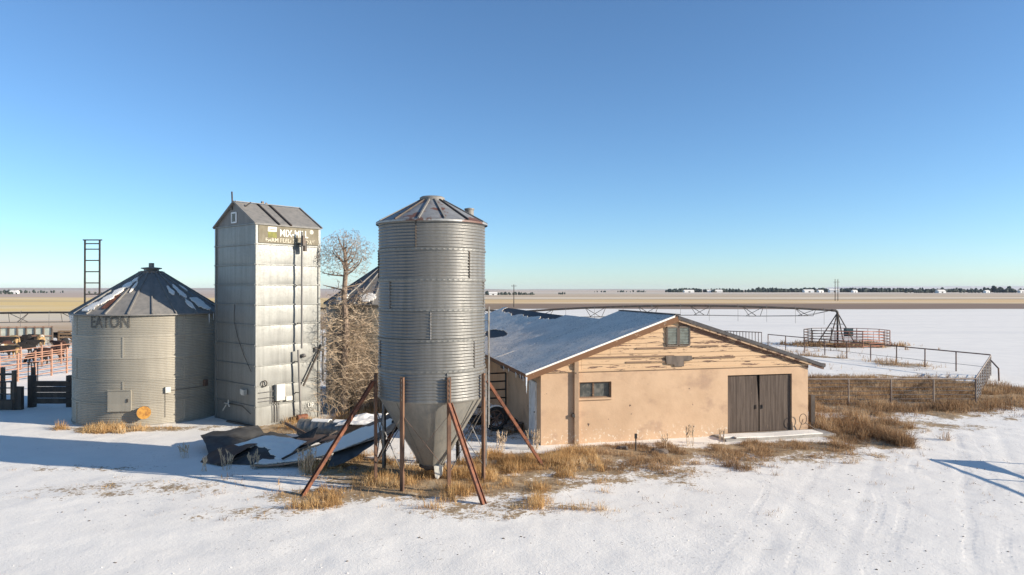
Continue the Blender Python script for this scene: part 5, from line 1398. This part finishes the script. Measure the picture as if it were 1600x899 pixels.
# dark board pen and chute near the bin
bw = thing('board_barrier', (-22.4, 32, 0), 'dark wooden board barrier standing left of the lettered grain bin', 'barrier')
for x in (-22.55, -20.75):
    q = MB(); q.box((x, 32.1, .68), (.26, .26, 1.6)); q.build('post', MT['wood_dark'], bw)
for i in range(4):
    q = MB(); q.bar((-22.4, 31.95, .30 + .27 * i), (-20.6, 31.95, .30 + .27 * i), .06, .25); q.build('board', MT['wood_dark'], bw)
q = MB(); q.bar((-22.2, 31.9, 1.22), (-20.7, 31.9, 1.22), .12, .04); q.build('cap_board', MT['wood_grey'], bw)
ch = thing('cattle_chute', (-24, 31.5, 0), 'dark barred cattle chute at the left edge of the yard', 'cattle chute')
for i in range(13):
    x = -25.6 + .24 * i; q = MB(); q.tube([(x, 31.3, .45), (x, 31.3, 1.28)], .022, 6); q.build('bar', MT['dark_steel'], ch)
for z in (.45, .72, 1.0, 1.28):
    q = MB(); q.tube([(-25.7, 31.3, z), (-22.85, 31.3, z)], .03, 6); q.build('rail', MT['dark_steel'], ch)
q = MB(); q.hexa([(-25.7, 31.25, 0), (-22.85, 31.25, 0), (-22.85, 31.3, 0), (-25.7, 31.3, 0), (-25.7, 31.25, .44), (-22.85, 31.25, .44), (-22.85, 31.3, .44), (-25.7, 31.3, .44)]); q.build('kick_plate', MT['wood_dark'], ch)
for x in (-22.85, -24.3, -25.7):
    for y in (31.35, 32.6):
        q = MB(); q.box((x, y, .9), (.14, .14, 1.8)); q.build('post', MT['dark_steel'], ch)
q = MB(); q.tube([(-25.7, 31.35, 1.62), (-22.8, 31.35, 1.62)], .05, 8); q.build('top_rail', MT['dark_steel'], ch)
q = MB(); q.hexa([(-22.95, 31.3, 0), (-22.5, 31.3, 0), (-22.5, 31.5, 0), (-22.95, 31.5, 0), (-22.95, 31.3, 1.05), (-22.5, 31.3, 1.05), (-22.5, 31.5, 1.05), (-22.95, 31.5, 1.05)]); q.build('side_panel', MT['wood_dark'], ch)
for i in range(4):
    q = MB(); q.tube([(-22.95 + .15 * i, 32.4, 1.0), (-22.95 + .15 * i, 32.4, 2.05)], .02, 6); q.build('bar', MT['dark_steel'], ch)
q = MB(); q.tube([(-23.0, 32.4, 2.05), (-22.45, 32.4, 2.05)], .025, 6); q.build('rail', MT['dark_steel'], ch)

# ------------------------------------------------------------------ cattle
def cow_mesh(name, pose):
    bm_pts = []; edges = []; rad = []
    def v(x, y, z, r): bm_pts.append((x, y, z)); rad.append(r); return len(bm_pts) - 1
    def e(a, b): edges.append((a, b))
    # x forward; belly line about .75, back 1.3
    rump = v(-.75, 0, 1.05, .24); mid = v(-.15, 0, 1.0, .33); sh = v(.5, 0, 1.05, .29)
    e(rump, mid); e(mid, sh)
    if pose == 'graze':
        n1 = v(.85, 0, .90, .17); n2 = v(1.08, .02, .55, .13); h1 = v(1.15, .02, .36, .12); h2 = v(1.25, .02, .12, .075)
    elif pose == 'turn':
        n1 = v(.80, .1, 1.22, .18); n2 = v(.98, .3, 1.33, .15); h1 = v(1.02, .48, 1.33, .13); h2 = v(1.04, .74, 1.22, .085)
    else:
        n1 = v(.85, 0, 1.18, .18); n2 = v(1.08, 0, 1.28, .14); h1 = v(1.22, 0, 1.30, .13); h2 = v(1.47, 0, 1.16, .085)
    e(sh, n1); e(n1, n2); e(n2, h1); e(h1, h2)
    for s_ in (-1, 1):
        ear = v(bm_pts[h1][0] - .06, bm_pts[h1][1] + s_ * .2, bm_pts[h1][2] + .05, .04); e(h1, ear)
        k = .08 * s_ if pose != 'stand' else -.06 * s_
        f1 = v(.48 + k * .3, s_ * .17, .70, .12); f2 = v(.50 + k, s_ * .17, .40, .075); f3 = v(.48 + k, s_ * .17, .04, .06); e(sh, f1); e(f1, f2); e(f2, f3)
        b1 = v(-.68, s_ * .18, .72, .16); b2 = v(-.88 + k, s_ * .17, .42, .075); b3 = v(-.80 + k, s_ * .17, .04, .06); e(rump, b1); e(b1, b2); e(b2, b3)
    t1 = v(-.98, 0, 1.10, .05); t2 = v(-1.04, 0, .6, .035); e(rump, t1); e(t1, t2)
    me = bpy.data.meshes.new(name); me.from_pydata(bm_pts, edges, []); o = bpy.data.objects.new('cow_tmp', me); COL.objects.link(o)
    md = o.modifiers.new('skin', 'SKIN')
    if not me.skin_vertices: me.skin_vertices.new(name='')
    for i, r_ in enumerate(rad):
        sv = me.skin_vertices[0].data[i]; sv.radius = (r_, r_ * (1.2 if i in (0, 1, 2) else 1)); sv.use_root = (i == 1)
    sb = o.modifiers.new('sub', 'SUBSURF'); sb.levels = 2; sb.render_levels = 2
    dg = bpy.context.evaluated_depsgraph_get(); dg.update()
    res = bpy.data.meshes.new_from_object(o.evaluated_get(dg)); bpy.data.objects.remove(o)
    res.name = name
    res.polygons.foreach_set('use_smooth', [True] * len(res.polygons))
    hx, hy, hz = bm_pts[h2]; 
    return res, bm_pts[h2], bm_pts[h1]
POSES = {}
def cow(x, y, rz, pose, col, label, face=False, sc_=1.0):
    key = (pose, col, face)
    if key not in POSES:
        me, h2, h1 = cow_mesh('cow_body', pose)
        me.materials.clear(); me.materials.append(MT['cow_' + col]); me.materials.append(MT['cow_white'])
        if face:
            c = (Vector(h1) + Vector(h2)) / 2
            for p in me.polygons: p.material_index = 1 if (Vector(p.center) - c).length < .24 else 0
        POSES[key] = me
    o = bpy.data.objects.new('cow', POSES[key]); COL.objects.link(o)
    o.location = (x, y, 0); o.rotation_euler = (0, 0, rz); o.scale = (sc_,) * 3
    tag(o, label, 'cow', 'cattle in the pen')
def gx(px, py): d = 5868.5 / (py - 453); return ((px - 800) * d / 1067, d)
COWS = [(8, 545, 0.2, 'stand', 'black', 'black cow at the left edge under the windbreak fence', False), (20, 542, 2.9, 'graze', 'tan', 'tan cow with lowered head at the left edge of the windbreak', True),
        (24, 538, .1, 'stand', 'black', 'large black cow standing before the second windbreak panel', False), (38, 541, 3.3, 'graze', 'black', 'black cow grazing along the middle of the windbreak', False),
        (52, 539, .2, 'stand', 'black', 'black cow beside the pale faced one by the windbreak', False), (63, 541, -1.3, 'turn', 'tan', 'tan cow facing out with a white face', True),
        (71, 537, 1.1, 'turn', 'black', 'black cow standing at the right end of the windbreak', False), (86, 536, .1, 'graze', 'black', 'black cow grazing in the snow right of the windbreak', False),
        (103, 536, 3.1, 'stand', 'black', 'black cow standing farthest right near the bush', False), (102, 547, 1.9, 'graze', 'black', 'black cow with head down nearest the lettered grain bin', False),
        (5, 562, .3, 'stand', 'black', 'dark cow behind the orange fence at the left edge', False), (22, 560, 2.7, 'turn', 'tan', 'pale tan cow with white face behind the orange fence', True),
        (70, 566, .15, 'stand', 'red', 'dark red cow standing side on behind the orange fence', False), (84, 564, 3.0, 'graze', 'red', 'dark red cow grazing just right of the other red one', False), (38, 556, .4, 'graze', 'black', 'black cow grazing between the two rows of cattle', False)]
COWS += [(46, 551, .3, 'stand', 'black', 'black cow in the second row below the pale faced one', False), (93, 552, 2.8, 'stand', 'red', 'brown cow standing beyond the red ones near the bin', False), (12, 552, 1.6, 'graze', 'red', 'brown cow feeding in the second row at the left edge', False), (57, 571, 3.0, 'graze', 'black', 'black cow with head down close behind the fence rails', False)]
for (px, py, rz, pose, col, lb, fc) in COWS:
    x, y = gx(px, py); cow(x, y, rz, pose, col, lb, fc, .80)

# ------------------------------------------------------------------ swing gate by the lane (throws the shadow seen on the snow)
def lane_gate():
    g_ = thing('lane_gate', (17.7, 21.2, 0), 'pipe swing gate standing open beside the snowy lane', 'gate')
    a = Vector((17.75, 21.25, 0)); b = Vector((17.85, 15.6, 0)); z0, z1 = .25, 1.42
    q = MB()
    for z in (z0, .95, z1): q.tube([a + Vector((0, 0, z)), b + Vector((0, 0, z))], .04, 8)
    q.build('rail', MT['pipe_rust'], g_)
    for f in (0, .42, 1):
        p = a.lerp(b, f); q = MB(); q.tube([p + Vector((0, 0, z0 if f else -.1)), p + Vector((0, 0, z1))], .045, 8); q.build('upright', MT['pipe_rust'], g_)
    q = MB(); q.prism([a + Vector((0, 0, .98)), a + Vector((0, -.1, z1)), a + (b - a) * .32 + Vector((0, 0, .98))], Vector((.02, 0, 0))); q.build('corner_plate', MT['pipe_rust'], g_, 0)
    q = MB(); q.tube([b + Vector((.1, -.15, -.2)), b + Vector((.1, -.15, 1.8))], .09, 10); q.build('gate_post', MT['pipe_rust'], g_)
lane_gate()

# ------------------------------------------------------------------ small stones, stakes
STN = [(P(3.6, -2.0, .03), .24, 'dark snow dusted rock lying before the barn wall'), (Vector((14.6, 25.0, .02)), .13, 'lone dark clod on the lane snow right of the barn'), (P(2.6, -1.2, .04), .16, 'small dark rock close to the barn window side'), (Vector((-4.9, 20.9, .03)), .14, 'dark stone beside the left silo leg')]
for (p, r_, lb) in STN:
    q = MB(); q.ico(p, r_, .25, 2, 0, (1.3, 1, .5)); tag(q.build('rock', MT['wood_grey'], None, 0), lb, 'rock', 'loose rocks')
q = MB(); q.tube([P(2.95, -1.5, 0), P(2.95, -1.5, .52)], .025, 6); q.box(P(2.95, -1.5, .5), (.08, .08, .16)); tag(q.build('stake', MT['dark_steel']), 'short dark stake standing in the dry grass before the barn', 'stake')

def clods(label, n, mat, rmin, rmax, x0, x1, y0, y1, thr, seed, name):
    rnd = random.Random(seed); q = MB(); k = 0
    while k < n:
        x, y = rnd.uniform(x0, x1), rnd.uniform(y0, y1)
        if float(fbm(np.array(x * .4 + seed), np.array(y * .4), 3)) < thr: continue
        k += 1; r_ = rmin + (rmax - rmin) * rnd.random() ** 3
        q.ico((x, y, float(ground_z(x, y)) + r_ * .1), r_, .3, 1, 0, (rnd.uniform(.8, 1.6), 1, .55))
    tag(q.build(name, mat, None, 0), label, 'ground litter', kind='stuff')
clods('small crusted lumps of snow scattered over the yard and lane', 900, MT['snow'], .008, .022, -16, 17, 10, 23, .45, 3, 'snow_lumps')
clods('dark bits of grit and dirt scattered on the yard snow', 300, MT['wood_grey'], .010, .030, -14, 15, 11, 22.5, .50, 8, 'dirt')
# ------------------------------------------------------------------ dry grass
def blades(name, label, pts, hmin, hmax, w, mat, lean=.45, per=1):
    """pts: array of (x, y, tone bias)"""
    n = len(pts); px, py = pts[:, 0], pts[:, 1]
    z = ground_z(px, py) - .03
    h = rng.uniform(hmin, hmax, n) * pts[:, 2]
    az = rng.uniform(0, 2 * PI, n); ln = np.where(rng.random(n) < .45, rng.uniform(.5, 1.5, n), rng.uniform(.05, lean, n)) * h; h = h * np.where(ln > h * .5, .62, 1.0)
    wa = rng.uniform(0, 2 * PI, n); ww = w * rng.uniform(.6, 1.3, n)
    dx, dy = np.cos(wa) * ww / 2, np.sin(wa) * ww / 2
    lx, ly = np.cos(az) * ln, np.sin(az) * ln
    V = np.zeros((n, 5, 3), np.float32)
    V[:, 0] = np.stack([px - dx, py - dy, z], -1); V[:, 1] = np.stack([px + dx, py + dy, z], -1)
    V[:, 2] = np.stack([px - dx * .8 + lx * .35, py - dy * .8 + ly * .35, z + h * .55], -1); V[:, 3] = np.stack([px + dx * .8 + lx * .35, py + dy * .8 + ly * .35, z + h * .55], -1)
    V[:, 4] = np.stack([px + lx, py + ly, z + h * .95], -1)
    o_ = (np.arange(n) * 5)[:, None]
    quads = np.concatenate([o_ + 0, o_ + 1, o_ + 3, o_ + 2], 1); tris = np.concatenate([o_ + 2, o_ + 3, o_ + 4], 1)
    loops = np.concatenate([quads, tris], 1).astype(np.int32).ravel()
    ls = np.stack([np.arange(n) * 7, np.arange(n) * 7 + 4], -1).ravel().astype(np.int32)
    me = bpy.data.meshes.new(name)
    me.vertices.add(n * 5); me.vertices.foreach_set('co', V.ravel())
    me.loops.add(len(loops)); me.loops.foreach_set('vertex_index', loops)
    me.polygons.add(n * 2); me.polygons.foreach_set('loop_start', ls)
    me.update(calc_edges=True)
    tone = np.repeat(np.clip(rng.normal(.42, .2, n) + (fbm(px * .9 + 3, py * .9, 3) - .5) * 1.3, 0, 1), 5).astype(np.float32)
    me.attributes.new('tone', 'FLOAT', 'POINT').data.foreach_set('value', tone)
    me.materials.append(mat)
    o = bpy.data.objects.new(name, me); COL.objects.link(o)
    return tag(o, label, 'grass', kind='stuff')
def inside(poly, x, y):
    c = np.zeros(len(x), bool); n = len(poly); j = n - 1
    for i in range(n):
        xi, yi = poly[i]; xj, yj = poly[j]
        c ^= ((yi > y) != (yj > y)) & (x < (xj - xi) * (y - yi) / (yj - yi + 1e-12) + xi); j = i
    return c
def scatter(x0, x1, y0, y1, n, thr=.45, clump=1.4, poly=None, hb=(.5, 1.2), free=()):
    x = rng.uniform(x0, x1, n); y = rng.uniform(y0, y1, n)
    d = region_dirt(x, y); c = fbm(x * clump, y * clump, 3); c2 = fbm(x * 5, y * 5, 2)
    val = d + (c - .5) * 1.9 + (c2 - .5) * 1.0
    pr_ = np.clip((val - thr) / .55, 0, 1)
    k = rng.random(n) < pr_ ** 1.2
    if poly is not None: k &= inside(poly, x, y)
    # nothing grows through the buildings
    t = (x - BO.x) * BU.x + (y - BO.y) * BU.y; s = (x - BO.x) * BV.x + (y - BO.y) * BV.y
    k &= ~((t > -.05) & (t < 10.85) & (s > -.05) & (s < 26)); k &= ~((t > 6.6) & (t < 11.3) & (s > -1.12) & (s < 0))
    k &= ((x - BX) ** 2 + (y - BY) ** 2) > (BR + .05) ** 2
    k &= ((x + 6.2) ** 2 + (y - 34.6) ** 2) > 3.15 ** 2
    u = (x + 10.23) * math.cos(R(50)) + (y - 27.3) * math.sin(R(50)); v = -(x + 10.23) * math.sin(R(50)) + (y - 27.3) * math.cos(R(50))
    k &= ~((u > -.05) & (u < 2.96) & (v > -.05) & (v < 3.3))
    x, y, d, c, pr_ = x[k], y[k], d[k], c[k], pr_[k]
    hs = (hb[0] + (hb[1] - hb[0]) * np.clip((c - .3) * 2.2, 0, 1)) * (.3 + .7 * pr_)
    return np.stack([x, y, hs], -1)
blades('dry_grass', 'golden dry grass growing thick under the hopper silo', scatter(-6.6, 2.8, 17.0, 23.2, 100000, .50, 1.3), .08, .42, .010, MT['grass_gold'])
blades('dry_grass', 'brown dry grass along the foot of the barn front wall', scatter(-.5, 12.5, 20.2, 27, 150000, .54, 1.3), .05, .26, .011, MT['grass_brown'])
blades('dry_grass', 'tall dry grass mound at the right corner of the barn', scatter(11.3, 16, 23.5, 30, 42000, .54, 1.0), .2, .75, .012, MT['grass_brown'], .6)
blades('dry_grass', 'golden dry grass at the foot of the lettered grain bin', scatter(-19, -11, 25.8, 28.6, 34000, .62, 1.0), .08, .42, .012, MT['grass_gold'])
blades('dry_grass', 'golden dry grass round the feed mill base and the tree', scatter(-11, -3, 25, 32, 40000, .62, 1.0), .12, .5, .012, MT['grass_gold'])
blades('dry_grass', 'brown weeds filling the fenced pen right of the barn', scatter(11, 29.5, 29.4, 45, 170000, .44, .8), .12, .60, .016, MT['grass_brown'], .6)
blades('dry_grass', 'dry weeds inside the livestock panel ring', scatter(24, 40, 62, 72, 16000, .5), .2, .6, .05, MT['grass_brown'])
blades('dry_grass', 'dry weeds along the back pipe fence', scatter(18, 31, 46, 63, 16000, .5), .2, .6, .035, MT['grass_brown'])
blades('dry_grass', 'sparse dry stubble poking through the snow left of the silo', scatter(-18, -4, 16.5, 24, 50000, .60, 2.5), .03, .13, .011, MT['grass_gold'])
blades('dry_grass', 'tufts of dry grass in the shade beside the barn', scatter(-3.2, 1.0, 23.5, 33, 14000, .55), .1, .4, .014, MT['grass_brown'])
blades('dry_grass', 'thin scattered tufts of short dry grass between barn and lane', scatter(-9, 17, 16.2, 28, 90000, .38, 2.6), .05, .22, .011, MT['grass_brown'], .8)
# tall single weeds
def weed(x, y, h, n, label, seed):
    rnd = random.Random(seed); q = MB()
    for k in range(n):
        a = rnd.uniform(0, 2 * PI); d = rnd.uniform(.02, .22); p = Vector((x + d * math.cos(a), y + d * math.sin(a), -.03)); hh = h * rnd.uniform(.6, 1)
        t = p + Vector((rnd.uniform(-.12, .12), rnd.uniform(-.1, .1), hh)); m2 = p.lerp(t, .5) + Vector((rnd.uniform(-.03, .03), 0, 0))
        q.tube([p, m2, t], [.008, .006, .004], 4)
        for j in range(7):
            b_ = p.lerp(t, rnd.uniform(.5, 1)); q.tube([b_, b_ + Vector((rnd.uniform(-.05, .05), rnd.uniform(-.05, .05), rnd.uniform(.04, .12)))], [.014, .004], 4)
    tag(q.build('dry_weed', MT['twig_tan'], None, 0), label, 'weed', 'tall dry weeds')
WD = [(480, 742, .85, 26, 'tallest clump of dry stalks in front of the curled metal sheet'), (398, 732, .6, 9, 'thin reddish stalks before the middle of the scrap heap'), (352, 735, .65, 9, 'tall dry stalks before the left scrap sheet'), (312, 737, .5, 5, 'sparse pale stalks at the left edge of the scrap heap'),
      (287, 715, .5, 7, 'dry stalks alone on the shaded snow left of the scrap'), (1075, 697, .8, 8, 'dark dry stalks against the barn wall left of the doors'), (1038, 700, .55, 5, 'short dry stalks against the middle of the barn wall'), (1125, 694, .6, 5, 'dry stalks beside the left end of the concrete stoop'), (835, 702, .7, 14, 'golden stalks at the left front corner of the barn'), (785, 705, .7, 10, 'pale stalks between the silo and the side door')]
for i, (px, py, h, n, lb) in enumerate(WD):
    x, y = gx(px, py); weed(x, y, h, n, lb, 100 + i)

# ------------------------------------------------------------------ light, sky, camera
w = bpy.data.worlds.new('World'); sc.world = w; w.use_nodes = True
nt = w.node_tree; sky = nt.nodes.new('ShaderNodeTexSky'); sky.sky_type = 'NISHITA'; sky.sun_disc = False
sky.sun_elevation = R(SUN_EL); sky.sun_rotation = R(SUN_AZ); sky.altitude = 700; sky.air_density = .9; sky.dust_density = .3; sky.ozone_density = 5.5
bg = nt.nodes['Background']; tn = nt.nodes.new('ShaderNodeMix'); tn.data_type = 'RGBA'; tn.blend_type = 'MULTIPLY'; tn.inputs['Factor'].default_value = 1; tn.inputs[7].default_value = (1.03, 1.028, .955, 1)
nt.links.new(sky.outputs[0], tn.inputs[6]); nt.links.new(tn.outputs[2], bg.inputs[0]); bg.inputs[1].default_value = .118
sl = bpy.data.lights.new('sun', 'SUN'); sl.energy = 4.9; sl.angle = R(.53); sl.color = (1, .915, .79)
so = bpy.data.objects.new('sun', sl); COL.objects.link(so); so.rotation_euler = (-SUN_DIR).to_track_quat('-Z', 'Y').to_euler(); so.location = SUN_DIR * 60
cam = bpy.data.cameras.new('camera'); co = bpy.data.objects.new('camera', cam); COL.objects.link(co)
cam.sensor_width = 36; cam.lens = 24.0; cam.clip_start = .1; cam.clip_end = 40000
co.location = (0, 0, CAM_H); co.rotation_euler = (R(90 + .19), 0, 0); sc.camera = co
sc.view_settings.view_transform = 'Standard'; sc.view_settings.look = 'None'; sc.view_settings.gamma = 1; sc.view_settings.exposure = .73
sc.view_settings.use_curve_mapping = False

hz = MB(); hz.hexa([(-14900, -500, -4), (14900, -500, -4), (14900, 17500, -4), (-14900, 17500, -4), (-14900, -500, 110), (14900, -500, 110), (14900, 17500, 110), (-14900, 17500, 110)])
hm = bpy.data.materials.new('haze'); hm.use_nodes = True; hn = hm.node_tree
for nd in list(hn.nodes):
    if nd.type != 'OUTPUT_MATERIAL': hn.nodes.remove(nd)
pv_ = hn.nodes.new('ShaderNodeVolumePrincipled'); pv_.inputs['Color'].default_value = (.80, .87, .96, 1); pv_.inputs['Density'].default_value = 3e-5
hn.links.new(pv_.outputs[0], hn.nodes['Material Output'].inputs['Volume'])
tag(hz.build('haze', hm, None, 0), 'thin pale winter haze over the far fields', 'haze', kind='stuff')
